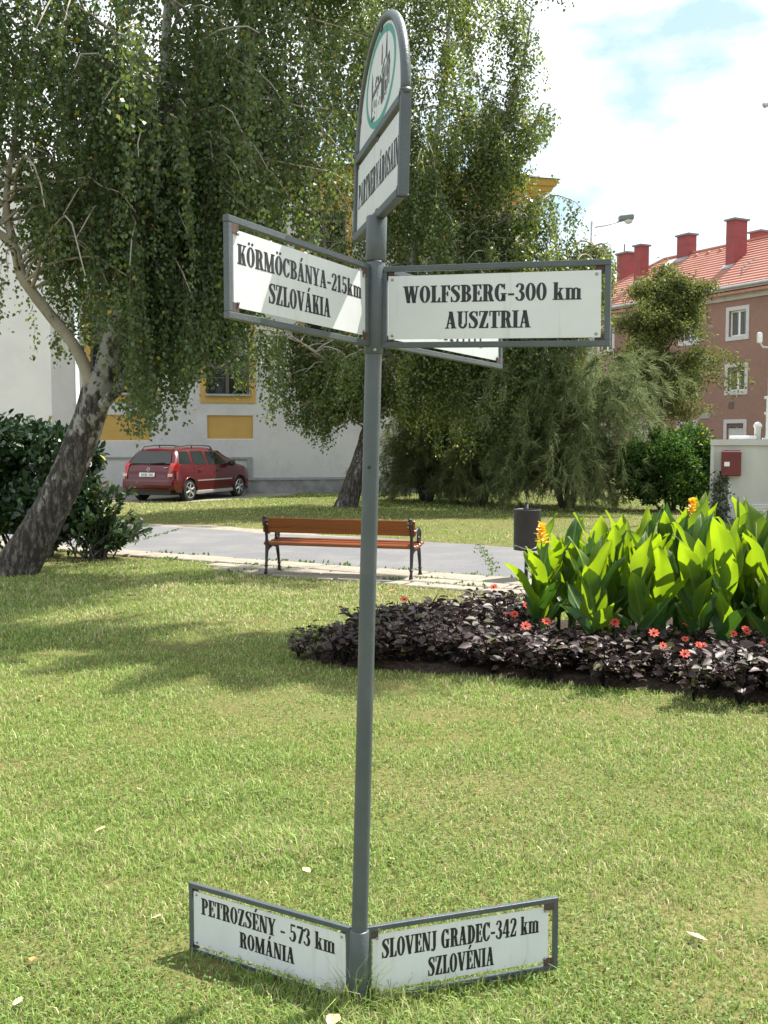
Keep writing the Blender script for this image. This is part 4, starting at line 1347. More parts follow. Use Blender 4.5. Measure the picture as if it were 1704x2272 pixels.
# ------------------------------------------------------------------ utility cabinet
M_cab = mat('stained_white_cabinet', (0.50, 0.50, 0.47), 0.75, noise=[(1.6, (0.42, 0.41, 0.38), 0.42, 0.7, (1, 1, .35)), (3.0, (0.34, 0.22, 0.12), 0.66, 0.74, (2.2, 2.2, .5))])
M_rbox = mat('faded_red_box', (0.13, 0.016, 0.015), 0.55, noise=(5, (0.07, 0.02, 0.02), 0.5, 0.66))
CX0, CY0 = 6.48, 20.6
CAB = thing('utility_cabinet', (CX0, CY0, 0), 'stained white metal utility cabinet behind the cannas', 'cabinet')
b = MB()
b.box(CX0 + .02, CX0 + 3, CY0 + .03, CY0 + 1.3, .12, 1.585)
b.build('body', M_cab, CAB)
b = MB()
b.box(CX0 - .005, CX0 + 3.05, CY0 - .02, CY0 + 1.35, 1.586, 1.70)
b.build('top_lip', M_cab, CAB)
b = MB()
b.box(CX0, CX0 + .075, CY0, CY0 + .06, .10, 1.584)
b.build('corner_post', M_cab, CAB)
b = MB()
b.box(CX0 + .05, CX0 + 2.95, CY0 + .08, CY0 + 1.25, 0, .119)
b.build('plinth', M_plinth, CAB)
b = MB()
b.bev(CX0 + .36, CX0 + .86, CY0 + .15, CY0 + .9, 1.701, 1.775, .01)
b.build('roof_hatch', M_wfr, CAB)
b = MB()
b.lathe([(.06, 1.7), (.06, 1.94), (.085, 1.945), (.08, 1.99), (.05, 2.03), (.01, 2.045)], 16, Matrix.Translation((CX0 + .88, CY0 + .25, 0)))
b.build('vent_cowl', M_wfr, CAB, True)
b = MB()
b.box(CX0 + 1.04, CX0 + 1.10, CY0 + .2, CY0 + .42, 1.701, 2.56)
b.box(CX0 + 1.10, CX0 + 1.32, CY0 + .24, CY0 + .42, 1.701, 2.56)
b.box(CX0 + .98, CX0 + 1.36, CY0 + .15, CY0 + .5, 1.7015, 1.73)
b.build('cable_channel', M_wfr, CAB)
for x, z in ((CX0 + .99, 2.5), (CX0 + 1.0, 2.19)):
    MB().box(x, x + .05, CY0 + .22, CY0 + .3, z, z + .05).build('clip', M_wfr, CAB)
b = MB()
b.bev(CX0 + .205, CX0 + .575, CY0 - .17, CY0 + .028, .985, 1.47, .012)
rb = b.build('alarm_box', M_rbox, CAB)
b = MB()
b.box(CX0 + .26, CX0 + .36, CY0 - .174, CY0 - .171, 1.175, 1.26)
b.build('paper_label', M_plate, rb)
b = MB()
b.box(CX0 + .24, CX0 + .57, CY0 - .13, CY0 + .02, 1.4705, 1.485)
b.build('box_lid', M_rbox, rb)
b = MB()
b.box(CX0 + .345, CX0 + .39, CY0 - .02, CY0 + .02, .2, .86)
b.build('conduit', M_wfr, CAB)
for i in range(5):
    b = MB()
    b.box(CX0 + .80, CX0 + 1.14, CY0 + .005, CY0 + .026, .30 + i * .028, .315 + i * .028)
    b.build('louvre', M_wfr, CAB)

CAB.rotation_euler = (0, 0, -.30)
POL.location = (8.33, 22.7, 0)
POL.scale = (1.08, 1.08, 1.08)

# ------------------------------------------------------------------ trees
def curve(pts, n):
    """Catmull-Rom through pts (k,3) sampled at n points"""
    P = np.array(pts, float)
    P = np.vstack([2 * P[0] - P[1], P, 2 * P[-1] - P[-2]])
    out = []
    m = len(P) - 3
    for i in range(n):
        s = i / (n - 1) * m
        k = min(int(s), m - 1)
        t = s - k
        a, b, c, d = P[k], P[k + 1], P[k + 2], P[k + 3]
        out.append(0.5 * (2 * b + (c - a) * t + (2 * a - 5 * b + 4 * c - d) * t * t + (3 * b - a - 3 * c + d) * t ** 3))
    return np.array(out)

def twig_mesh(name, lines, r0, m, parent, kind='stuff'):
    """thin three-sided tubes along polylines, one mesh"""
    og = np.array(ORG[parent.name])
    V, L = [], []
    k = 0
    for ln in lines:
        n = len(ln)
        ln = ln - og
        rr = r0 * np.linspace(1, .35, n)[:, None]
        a = np.array([[0, 0], [1, 0], [-.5, .87]]) - np.array([[.17, .29]])
        ring = np.stack([ln + np.concatenate([rr * q[0], rr * q[1], 0 * rr], 1) for q in a], 1).reshape(-1, 3)
        V.append(ring)
        for i in range(n - 1):
            for j in range(3):
                jj = (j + 1) % 3
                L += [k + i * 3 + j, k + i * 3 + jj, k + i * 3 + 3 + jj, k + i * 3 + 3 + j]
        k += n * 3
    L = np.array(L)
    return raw_mesh(name, np.vstack(V), L, np.full(len(L) // 4, 4), None, m, parent, kind)

def weep(branches, rng, step, lmin, lmax, keep, floor, spread=.45, droop=1.0):
    """hanging twigs along branches; floor(x, y) = lowest height the twigs reach"""
    out = []
    for br in branches:
        d = np.linalg.norm(np.diff(br, axis=0), axis=1)
        cum = np.concatenate([[0], np.cumsum(d)])
        L = cum[-1]
        s = L * .22
        while s < L:
            p = np.array([np.interp(s, cum, br[:, i]) for i in range(3)])
            s += step * rng.uniform(.4, 1.6)
            ln = rng.uniform(lmin, lmax) * (0.6 + .5 * (s / L))
            az = rng.uniform(0, 2 * np.pi)
            h = np.array([np.cos(az), np.sin(az), 0]) * spread * rng.uniform(.3, 1)
            fl = floor(p[0], p[1])
            if p[2] - ln < fl: ln = p[2] - fl - rng.uniform(0, .25)
            if ln < .15 or not keep(p): continue
            n = 7
            t = np.linspace(0, 1, n)[:, None]
            q = p + h * (1 - (1 - t) ** 2) * min(ln, 1.0) * .8 + np.array([0, 0, -1]) * (t ** 1.15) * ln * droop + np.array([0, 0, .12]) * np.sin(t * np.pi) * (1 - droop * .5)
            out.append(q + rng.normal(0, .012, (n, 3)) * t)
    return out

def strand_leaves(lines, rng, gap, size, jitter):
    P, A = [], []
    for q in lines:
        d = np.linalg.norm(np.diff(q, axis=0), axis=1)
        cum = np.concatenate([[0], np.cumsum(d)])
        k = max(int(cum[-1] / gap), 2)
        s = np.sort(rng.uniform(0.03, cum[-1], k))
        p = np.stack([np.interp(s, cum, q[:, i]) for i in range(3)], 1)
        P.append(p + rng.normal(0, jitter, p.shape))
    P = np.vstack(P)
    n = len(P)
    az = rng.uniform(0, 2 * np.pi, n)
    A = np.stack([np.cos(az) * .75, np.sin(az) * .75, -rng.uniform(.35, 1.3, n)], 1)
    N = rng.normal(0, 1, (n, 3))
    N[:, 2] += .35
    return P, A, unit(N), size * rng.uniform(.7, 1.3, n)

def tint(rng, P, base, alt, amt=.35, yellow=.01, ycol=(.35, .3, .05)):
    n = len(P)
    f = np.clip(.5 + .5 * field(P[:, 0] + P[:, 2] * .7, P[:, 1] + P[:, 2] * .5, 1.1) + rng.normal(0, .3, n), 0, 1)[:, None]
    c = np.array(base) * (1 - f) + np.array(alt) * f
    c *= rng.uniform(1 - amt, 1 + amt, n)[:, None]
    y = rng.random(n) < yellow
    c[y] = np.array(ycol)
    return np.clip(c, .004, .8)

def arch_branch(p, az, length, rise, drop, rng, n=9):
    t = np.linspace(0, 1, n)
    h = np.array([np.cos(az), np.sin(az), 0])
    wob = np.cumsum(rng.normal(0, .035 * length, (n, 3)), axis=0) * .5
    wob[0] = 0
    z = rise * length * (t * 1.6 - .8 * t * t) - drop * length * t ** 3
    return p + h * (length * t)[:, None] * .92 + np.stack([0 * t, 0 * t, z], 1) + wob

# ---- the leaning birch on the left
rng = np.random.default_rng(21)
B1 = thing('birch_tree', (-4.42, 13.0, 0), 'leaning birch with thick forked trunk and weeping leaves on the left', 'tree')
def at1(px, py, Y):                       # plan a point of the tree from where it stands in depth
    return np.array([(px - 852) / 2300 * Y, Y, EYE + (975 - py) / 2300 * Y])
tr = curve([(-4.78, 13.05, -.12), (-4.62, 13.0, .12), (-4.34, 12.98, .55), (-4.03, 12.96, 1.1), (-3.74, 12.93, 1.75), (-3.56, 12.9, 2.25), (-3.47, 12.92, 2.55)], 90)
rd = np.interp(np.linspace(0, 1, 90), [0, .08, .2, .45, .75, .93, 1], [.42, .325, .255, .210, .19, .19, .155])
MB().tube(list(map(tuple, tr)), list(rd), 56, True, 1.0, .016, 3, .055).build('trunk', M_birch, B1, True)
lead = curve([(-3.46, 12.92, 2.42), (-3.36, 12.95, 2.85), (-3.2, 13.0, 3.5), (-3.0, 13.05, 4.1), (-2.78, 13.1, 4.75), (-2.72, 13.15, 5.6), (-2.70, 13.2, 6.6), (-2.58, 13.2, 7.8), (-2.3, 13.2, 9.2), (-2.0, 13.1, 11.0)], 40)
MB().tube(list(map(tuple, lead)), list(np.interp(np.linspace(0, 1, 40), [0, .1, .3, .5, .7, 1], [.175, .15, .11, .08, .055, .02])), 16, True, 1, .06, 5).build('trunk', M_birch, B1, True)
limbA = curve([(-3.60, 12.86, 2.2), (-3.64, 12.80, 2.5), (-3.76, 12.72, 2.82), (-4.04, 12.62, 3.22), (-4.30, 12.5, 3.62), (-4.40, 12.45, 4.0), (-4.8, 12.3, 4.28), (-5.5, 12.2, 4.7), (-6.5, 12.1, 5.2)], 34)
MB().tube(list(map(tuple, limbA)), list(np.interp(np.linspace(0, 1, 34), [0, .2, .6, 1], [.095, .072, .058, .022])), 14, True, 1, .05, 6).build('limb', M_limb, B1, True)
limbB = curve([(-4.38, 12.45, 4.02), (-4.46, 12.47, 4.35), (-4.44, 12.5, 4.8), (-4.3, 12.6, 5.8), (-4.2, 12.7, 7.2)], 16)
MB().tube(list(map(tuple, limbB)), list(np.linspace(.055, .018, 16)), 10, True, 1, .05, 7).build('limb', M_limb, B1, True)
limbC = curve([(-3.66, 12.84, 1.86), (-3.45, 12.72, 2.10), (-3.22, 12.66, 2.32), (-2.95, 12.66, 2.62), (-2.7, 12.7, 3.0)], 16)
MB().tube(list(map(tuple, limbC)), list(np.linspace(.085, .045, 16)), 14, True, 1, .04, 8).build('limb', M_birch, B1, True)
limbD = curve([(-3.0, 13.02, 4.05), (-2.55, 12.9, 4.6), (-2.2, 12.7, 5.0), (-1.8, 12.4, 5.15)], 14)
limbE = curve([(-2.78, 13.1, 4.8), (-2.5, 13.0, 5.3), (-2.42, 12.9, 5.9), (-2.0, 12.8, 6.6)], 14)
limbF = curve([(-2.74, 13.1, 5.4), (-3.0, 12.9, 5.7), (-3.25, 12.7, 6.1), (-3.5, 12.4, 6.5)], 14)
limbG = curve([(-2.5, 13.2, 8.0), (-1.6, 13.0, 8.8), (-.4, 12.8, 9.3), (1.2, 12.0, 9.5), (2.7, 11.3, 9.6), (3.9, 10.9, 9.4)], 30)  # unseen overhead limb, stretched to the right so its leaves shade the lawn
limbH = curve([(-2.65, 13.2, 7.0), (-1.7, 13.4, 7.9), (-.6, 14.0, 8.9), (.9, 14.9, 9.4), (2.6, 15.8, 9.7)], 24)  # second out-of-view limb, shaped to cast the farther band of lawn shade
for lb, r0 in ((limbD, .06), (limbE, .055), (limbF, .045), (limbG, .07), (limbH, .055)):
    MB().tube(list(map(tuple, lb)), list(np.linspace(r0, .015, len(lb))), 9, True, 1, .05, 9).build('limb', M_limb, B1, True)
brs = []
def sprout(line, i0, i1, count, lmin, lmax, rise, drop, azs=None):
    for _ in range(count):
        p = line[rng.integers(i0, i1)]
        az = rng.uniform(0, 2 * np.pi) if azs is None else rng.uniform(*azs)
        brs.append(arch_branch(p, az, rng.uniform(lmin, lmax), rng.uniform(*rise), rng.uniform(*drop), rng))
sprout(lead, 12, 24, 26, 1.3, 2.7, (.15, .6), (.2, .6))
sprout(lead, 18, 38, 46, 1.5, 3.2, (.15, .6), (.1, .5))
sprout(lead, 18, 30, 22, 1.6, 2.9, (.1, .5), (.1, .5), (-1.2, .9))
sprout(limbA, 14, 34, 24, .9, 2.2, (.2, .7), (.3, .7))
sprout(limbB, 3, 16, 16, 1.0, 2.2, (.1, .5), (.2, .5))
sprout(limbD, 3, 14, 14, .6, 1.5, (.1, .5), (.3, .8))
sprout(limbE, 3, 14, 12, .8, 1.8, (.1, .5), (.3, .6))
sprout(limbF, 3, 14, 12, .8, 1.8, (.1, .5), (.3, .6))
sprout(limbD, 2, 14, 12, .4, 1.1, (.0, .4), (.3, .8))
sprout(lead, 8, 16, 16, .9, 1.9, (.1, .5), (.2, .6), (-1.9, .6))
nb0 = len(brs)
sprout(limbG, 6, 30, 84, .7, 1.6, (.0, .4), (.05, .3))
sprout(limbH, 6, 24, 44, .7, 1.6, (.0, .4), (.05, .3))
MBb = MB()
for br in brs:
    MBb.tube(list(map(tuple, br)), list(np.linspace(.022, .006, len(br))), 5, False)
MBb.build('branches', M_limb, B1, True, 'stuff')
def floor1(x, y):
    # lower edge of the curtain of twigs, over the fork and the wall behind it
    k = np.interp(x, [-7, -5.0, -4.3, -3.9, -3.5, -3.2, -2.9, -2.5, -2.2, -1.9, -1.5, -1.0, -.5, .1, 2], [2.7, 2.8, 2.75, 2.3, 2.5, 2.0, 1.85, 1.95, 2.55, 2.9, 3.2, 3.6, 4.6, 7.6, 8.4])
    return k + .22 * math.sin(x * 7.0) + .12 * math.sin(x * 17 + y)
def keep1(p):
    # the sky gap and the lit lawn stay free: nothing low in front of the boards
    if p[0] > -.35 and p[2] < 6.9: return False
    return True
tw = weep(brs, rng, .075, .55, 1.75, keep1, floor1)
tw += weep(brs[nb0:], rng, .045, .5, 1.3, keep1, floor1)
tw += weep([limbG, limbH], rng, .03, .5, 1.2, keep1, floor1)
tw += weep([limbD, limbE, limbF], rng, .06, .5, 1.3, keep1, floor1)
tw += weep(brs[nb0 - 28:nb0] + [limbD], rng, .07, 1.6, 3.6, keep1, floor1, .3)
def behind_trunk(q):
    # keep fork and trunk in view
    x, z = q[-1, 0], q[-1, 2]
    return not (-4.6 < x < -3.25 and z < 3.4 and q[0, 1] < 13.0 and abs((x + 3.62) - .0) < .42)
def px1(q): return np.stack([q[:, 0] / q[:, 1] * 2300, (q[:, 2] - EYE) / q[:, 1] * 2300], 1)
LP_ = np.vstack([px1(limbA[:28]), px1(limbB[:6]), px1(lead[:7]), px1(limbC[:9])])
LD_ = px1(lead[15:28])
def clears_limb(q):
    if q[:, 1].min() > 13.3: return True
    d = np.linalg.norm(px1(q)[:, None] - LP_[None], axis=2).min()
    if np.linalg.norm(px1(q)[:, None] - LD_[None], axis=2).min() < 13 and q[:, 1].min() < 13.1 and rng.random() < .75: return False
    return d > 26 or rng.random() < .06
tw = [q for q in tw if behind_trunk(q) and clears_limb(q)]
twig_mesh('twigs', tw[::2], .004, M_twig, B1)
P, A, N, sz = strand_leaves(tw, rng, .0245, .054, .036)
leaf_cloud('crown', P, A, N, sz, tint(rng, P, (.056, .094, .048), (.112, .156, .058), .32, .012), M_leafA, B1, 'rhomb', 'stuff')

# ---- the tall birch behind the signpost
rng = np.random.default_rng(5)
B2 = thing('birch_tree', (-.87, 26.0, 0), 'tall weeping birch behind the signpost with its crown against the sky', 'tree')
tr = curve([(-.97, 26, -.1), (-.80, 26, .5), (-.55, 26, 1.3), (-.30, 26, 2.2), (.05, 26, 3.4), (.5, 26, 5.2), (.95, 26.1, 7.2), (1.35, 26.2, 9.5), (1.6, 26.2, 12), (1.7, 26.2, 14.5)], 40)
MB().tube(list(map(tuple, tr)), list(np.interp(np.linspace(0, 1, 40), [0, .05, .2, .5, 1], [.34, .27, .22, .14, .02])), 14, True, 1, .06, 2).build('trunk', M_birch, B2, True)
l2a = curve([(-.2, 26, 2.4), (-.7, 25.8, 3.0), (-1.5, 25.6, 3.7), (-2.4, 25.4, 4.3)], 16)
l2b = curve([(.3, 26, 4.4), (1.2, 25.6, 5.2), (2.4, 25.2, 5.8), (3.6, 25.0, 6.0)], 18)
l2c = curve([(.8, 26, 6.6), (1.8, 25.8, 7.8), (2.7, 25.6, 9.0), (3.3, 25.6, 10.6), (3.55, 25.6, 12.0)], 20)
l2d = curve([(1.0, 26, 7.4), (.2, 25.7, 8.8), (-.5, 25.5, 10.4), (-.9, 25.5, 12.2)], 18)
l2e = curve([(.1, 26, 3.6), (1.4, 25.4, 4.0), (2.6, 25.0, 4.3), (4.0, 24.8, 5.2), (5.0, 24.8, 6.2)], 20)
l2f = curve([(1.2, 25.6, 5.2), (2.2, 25.3, 6.4), (3.4, 25.1, 7.2), (5.0, 25.0, 7.7)], 18)
l2g = curve([(1.8, 25.8, 7.8), (2.8, 25.4, 8.4), (3.6, 25.2, 9.2)], 14)
for lb, r0 in ((l2a, .08), (l2b, .09), (l2c, .09), (l2d, .08), (l2e[:17], .07), (l2f[:14], .05), (l2g[:11], .05)):
    MB().tube(list(map(tuple, lb)), list(np.linspace(r0, .02, len(lb))), 8, True, 1, .05, 4).build('limb', M_limb, B2, True)
brs = []
sprout(tr, 12, 38, 90, 1.2, 2.6, (.1, .6), (.1, .5))
sprout(l2a, 3, 16, 44, .7, 1.7, (.1, .5), (.2, .6))
sprout(l2f, 4, 18, 46, .5, 1.3, (.1, .7), (.1, .5))
sprout(l2g, 3, 14, 16, .5, 1.2, (.1, .7), (.1, .5))
sprout(l2e, 11, 20, 40, .4, 1.2, (.1, .8), (.1, .5))
sprout(l2b, 3, 18, 60, .7, 2.0, (.1, .6), (.2, .6))
sprout(l2c, 3, 20, 38, .5, 1.3, (.1, .6), (.1, .5))
sprout(l2d, 3, 18, 44, .9, 2.4, (.1, .6), (.1, .5))
sprout(l2e, 3, 20, 50, .6, 1.4, (.1, .5), (.1, .5))
def right_edge(z):
    return np.interp(z, [0, 1.5, 3.2, 4.6, 5.6, 6.2, 7.0, 7.7, 8.2, 9.5, 10.6, 11.6, 12.4, 13.5], [3.6, 4.1, 4.3, 5.0, 5.3, 5.5, 5.5, 3.9, 3.0, 4.3, 4.05, 3.9, 3.4, 2.9])
cut = []
for br in brs:
    ok = br[:, 0] < right_edge(br[:, 2]) - .05
    k = len(br) if ok.all() else int(np.argmin(ok))
    if k >= 4: cut.append(br[:k])
brs = cut
MBb = MB()
for br in brs:
    MBb.tube(list(map(tuple, br)), list(np.linspace(.025, .007, len(br))), 4, False)
MBb.build('branches', M_limb, B2, True, 'stuff')
def keep2(p):
    return p[0] < right_edge(p[2]) - .1
def floor2(x, y):
    return np.interp(x, [-4, -2.8, -2, -1.2, -.4, .3, 1.2, 2.2, 3.4, 4.2, 5, 6], [2.8, 2.1, 1.75, 1.95, 2.4, 2.2, 1.2, .55, 1.1, 2.4, 4.6, 5.4]) + .25 * math.sin(x * 5) + .2 * math.sin(x * 13)
tw = weep(brs, rng, .085, .5, 1.9, keep2, floor2, .4)
tw += weep([l2b, l2e], rng, .03, 1.6, 3.9, keep2, floor2, .35)
twig_mesh('twigs', tw[::3], .006, M_twig, B2)
P, A, N, sz = strand_leaves(tw, rng, .030, .078, .06)
k = P[:, 0] < right_edge(P[:, 2]) + .25
P, A, N, sz = P[k], A[k], N[k], sz[k]
leaf_cloud('crown', P, A, N, sz, tint(rng, P, (.080, .122, .050), (.175, .218, .066), .32, .02), M_leafA, B2, 'rhomb', 'stuff')

# ---- feathery tamarisks
def tamarisk(base, h, w, seed, label, n_shoot=60, dark=1.0, lean=0.0):
    rng = np.random.default_rng(seed)
    T = thing('tamarisk_bush', (base[0], base[1], 0), label, 'bush')
    T['group'] = 'feathery bushes along the building'
    lines = []
    mbk = MB()
    for i in range(7):
        az = rng.uniform(0, 6.28)
        e = np.array([base[0] + np.cos(az) * w * .28, base[1] + np.sin(az) * w * .25, h * rng.uniform(.5, .75)])
        st = curve([(base[0] + np.cos(az) * .12, base[1] + np.sin(az) * .12, -.05), tuple((np.array([base[0], base[1], 0]) * .55 + e * .45) + rng.normal(0, .08, 3)), tuple(e)], 10)
        mbk.tube(list(map(tuple, st)), list(np.linspace(.07, .02, 10)), 7, True, 1, .08, i)
        for _ in range(n_shoot // 7 + 1):
            p = st[rng.integers(2, 10)]
            a2 = rng.uniform(0, 6.28)
            ln = rng.uniform(.45, 1.0) * w * .42
            lines.append(arch_branch(p, a2, ln, rng.uniform(.4, 1.1), rng.uniform(.5, 1.25), rng, 12))
    mbk.build('trunk', M_trunk2, T, True)
    sub = []
    for q in lines:
        for _ in range(16):
            k = rng.integers(2, 12)
            d = unit((q[min(k + 1, 11)] - q[k - 1])[None])[0]
            s = d * .8 + rng.normal(0, .5, 3)
            s[2] += .05
            L = rng.uniform(.18, .5)
            t = np.linspace(0, 1, 6)[:, None]
            sub.append(q[k] + s * L * t + np.array([0, 0, -.28]) * L * t * t)
    sub = [q for q in sub if q[-1, 2] > .04]
    P, A = [], []
    for q in sub + lines:
        n = 36 if len(q) == 6 else 44
        f = rng.uniform(0, len(q) - 1.001, n)
        i = f.astype(int)
        p = q[i] + (q[i + 1] - q[i]) * (f - i)[:, None]
        a = unit(q[i + 1] - q[i]) + rng.normal(0, .55, (n, 3))
        P.append(p)
        A.append(a)
    P, A = np.vstack(P), np.vstack(A)
    k = P[:, 2] > .03
    P, A = P[k], A[k]
    N = rng.normal(0, 1, P.shape)
    sz = rng.uniform(.08, .17, len(P))
    c = tint(rng, P, np.array((.12, .155, .068)) * dark, np.array((.22, .25, .105)) * dark, .3, .02, (.16, .13, .06))
    leaf_cloud('crown', P, A, N, sz * 1.6, c, M_tam, T, 'needle', 'stuff')
tamarisk((4.5, 25.4), 4.3, 4.6, 1, 'broad feathery green tamarisk bush left of the dense green hedge', 230, 1.15)
tamarisk((2.5, 27.2), 3.1, 3.4, 2, 'feathery tamarisk bush behind the litter bin with drooping sprays', 120, 1.0)
tamarisk((1.15, 28.3), 3.4, 3.4, 3, 'dark feathery tamarisk bush just right of the signpost pole', 120, .95)

# ---- clipped leafy hedge by the cabinet and the thin tree before the brown block
def bush_leaves(name, label, cat, center, rad, n, size, base, alt, seed, tmpl='oval', m=None, stems=14, lumps=24, group=None, shell=.55, orange=None):
    rng = np.random.default_rng(seed)
    T = thing(name, (center[0], center[1], 0), label, cat, group)
    s = MB()
    C = []
    for i in range(lumps):
        d = rng.normal(0, 1, 3)
        d /= np.linalg.norm(d)
        c = np.array([center[0], center[1], rad[2]]) + d * np.array(rad) * rng.uniform(.35, .82)
        c[2] = max(c[2], .25)
        C.append((c, rng.uniform(.28, .5)))
    for i in range(stems):
        c, _ = C[i % len(C)]
        b0 = np.array([center[0] + (c[0] - center[0]) * .35, center[1] + (c[1] - center[1]) * .35, -.03])
        mid = b0 * .5 + c * .5 + rng.normal(0, .06, 3)
        s.tube(list(map(tuple, curve([b0, mid, c], 8))), list(np.linspace(.028, .008, 8)), 6, False)
    s.build('stems', M_trunk2, T, True)
    P, N = [], []
    per = n // lumps
    for c, r in C:
        v = unit(rng.normal(0, 1, (per, 3)))
        rr = r * (shell + (1 - shell) * rng.random(per) ** .5) * rng.uniform(.8, 1.25, per)
        sc = np.array([1, 1, .9]) * np.mean(rad) * .72
        P.append(c + v * rr[:, None] * sc)
        N.append(v)
    P, N = np.vstack(P), np.vstack(N)
    k = P[:, 2] > .05
    P, N = P[k], N[k]
    A = N * .5 + rng.normal(0, .75, P.shape) + np.array([0, 0, .25])
    c = tint(rng, P, base, alt, .35, .01)
    if orange is not None:
        o = np.linalg.norm((P - np.array(orange[:3])) / np.array([.35, .5, .22]), axis=1) < 1
        o &= rng.random(len(P)) < .75
        c[o] = np.array((.42, .22, .07)) * rng.uniform(.7, 1.3, (o.sum(), 1))
    leaf_cloud('foliage', P, A, N + rng.normal(0, .5, N.shape), size * rng.uniform(.7, 1.35, len(P)), c, m or M_leafM, T, tmpl, 'stuff')
    return T
bush_leaves('hedge', 'dense bright green hedge between the tamarisk and the cabinet', 'hedge', (6.95, 24.6), (1.7, .9, 1.05), 38000, .085,
            (.030, .075, .020), (.09, .165, .030), 11, lumps=46, orange=(7.75, 24.1, 1.85))
bush_leaves('laurel_shrub', 'dark glossy leaved shrub behind the leaning birch trunk', 'shrub', (-5.15, 15.0), (1.35, .8, 1.0), 13500, .115,
            (.014, .034, .014), (.028, .062, .020), 12, m=M_laur, lumps=34)
def laurel_sprays():
    rng = np.random.default_rng(4)
    T = thing('laurel_shrub', (-3.9, 14.7, 0), 'loose leafy shrub sprays to the right of the leaning birch trunk', 'shrub')
    lines, P, A, N = [], [], [], []
    s = MB()
    for i in range(46):
        az = rng.uniform(-1.2, 2.6)
        el = rng.uniform(.25, 1.4)
        L = rng.uniform(.5, 1.15)
        p0 = np.array([-4.15 + rng.normal(0, .12), 14.7 + rng.normal(0, .12), .0])
        e = p0 + np.array([np.cos(az) * np.cos(el), np.sin(az) * np.cos(el) * .5, np.sin(el)]) * L * 1.1
        q = curve([p0, p0 * .5 + e * .5 + np.array([0, 0, .12]), e], 9)
        s.tube(list(map(tuple, q)), list(np.linspace(.014, .004, 9)), 5, False)
        for j in range(34):
            f = rng.uniform(1.5, 8)
            k = int(f)
            p = q[min(k, 7)] + (q[min(k, 7) + 1] - q[min(k, 7)]) * (f - k)
            P.append(p + rng.normal(0, .03, 3))
            a = rng.normal(0, 1, 3)
            a += unit((q[8] - q[6])[None])[0] * .8
            A.append(a)
            N.append(rng.normal(0, .6, 3) + np.array([0, 0, 1]))
    s.build('stems', M_trunk2, T, True)
    P, A, N = map(np.array, (P, A, N))
    k = P[:, 2] > .03
    P, A, N = P[k], A[k], N[k]
    leaf_cloud('foliage', P, A, N, .105 * rng.uniform(.7, 1.3, len(P)), tint(rng, P, (.018, .045, .016), (.045, .085, .022), .3), M_laur, T, 'oval', 'stuff')
laurel_sprays()

def airy_tree():
    rng = np.random.default_rng(9)
    bx_, by_ = 10.15, 39.0
    T = thing('locust_tree', (bx_, by_, 0), 'thin airy tree growing before the brown apartment block', 'tree')
    st = curve([(bx_, by_, -.1), (bx_ + .05, by_, 1.5), (bx_ + .25, by_, 3.0), (bx_ + .1, by_, 4.6), (bx_ + .45, by_, 6.2), (bx_ + .35, by_, 7.6)], 26)
    s = MB()
    s.tube(list(map(tuple, st)), list(np.linspace(.17, .02, 26)), 9, True, 1, .08, 1)
    brs = []
    for i in range(76):
        p = st[rng.integers(7, 25)]
        az = rng.uniform(0, 6.28)
        L = rng.uniform(.9, 3.0) * np.interp(p[2], [2, 4, 7.6], [1.15, 1.05, .4])
        q = arch_branch(p, az, L, rng.uniform(.3, 1.1), rng.uniform(0, .3), rng)
        brs.append(q)
        s.tube(list(map(tuple, q)), list(np.linspace(.035, .008, len(q))), 5, False)
    s.build('trunk', M_trunk2, T, True)
    P = []
    for q in brs:
        for j in range(rng.integers(11, 18)):
            c = q[rng.integers(3, 9)] + rng.normal(0, .16, 3)
            P.append(c + rng.normal(0, .17, (50, 3)) * np.array([1, 1, .75]))
    P = np.vstack(P)
    n = len(P)
    A = rng.normal(0, 1, (n, 3))
    N = rng.normal(0, .6, (n, 3)) + np.array([0, 0, 1])
    leaf_cloud('crown', P, A, N, rng.uniform(.08, .14, n), tint(rng, P, (.075, .10, .042), (.15, .17, .06), .3, .01), M_leafM, T, 'oval', 'stuff')
airy_tree()
def vine():
    rng = np.random.default_rng(2)
    T = thing('climbing_vine', (6.62, 20.34, 0), 'dark leafy vine climbing the left corner of the white cabinet', 'vine')
    s = MB()
    P = []
    for i in range(6):
        x = 6.52 + .045 * i
        q = curve([(x, 20.42, -.02), (x + rng.normal(0, .05), 20.42, .45), (x + rng.normal(0, .06), 20.44, .9 + .05 * i - .12 * (i > 3))], 10)
        s.tube(list(map(tuple, q)), .006, 4, False)
        for p in q:
            P.append(p + rng.normal(0, .055, (9, 3)) * np.array([1, .5, 1]))
    s.build('stems', M_trunk2, T)
    P = np.vstack(P)
    k = (P[:, 2] > .03) & (P[:, 1] < 20.50)
    P = P[k]
    n = len(P)
    leaf_cloud('foliage', P, rng.normal(0, 1, (n, 3)) + np.array([0, 0, -.5]), rng.normal(0, .5, (n, 3)) + np.array([0, -1, .4]), rng.uniform(.05, .09, n),
               tint(rng, P, (.02, .035, .015), (.04, .06, .022), .3), M_laur, T, 'broad', 'stuff')
vine()

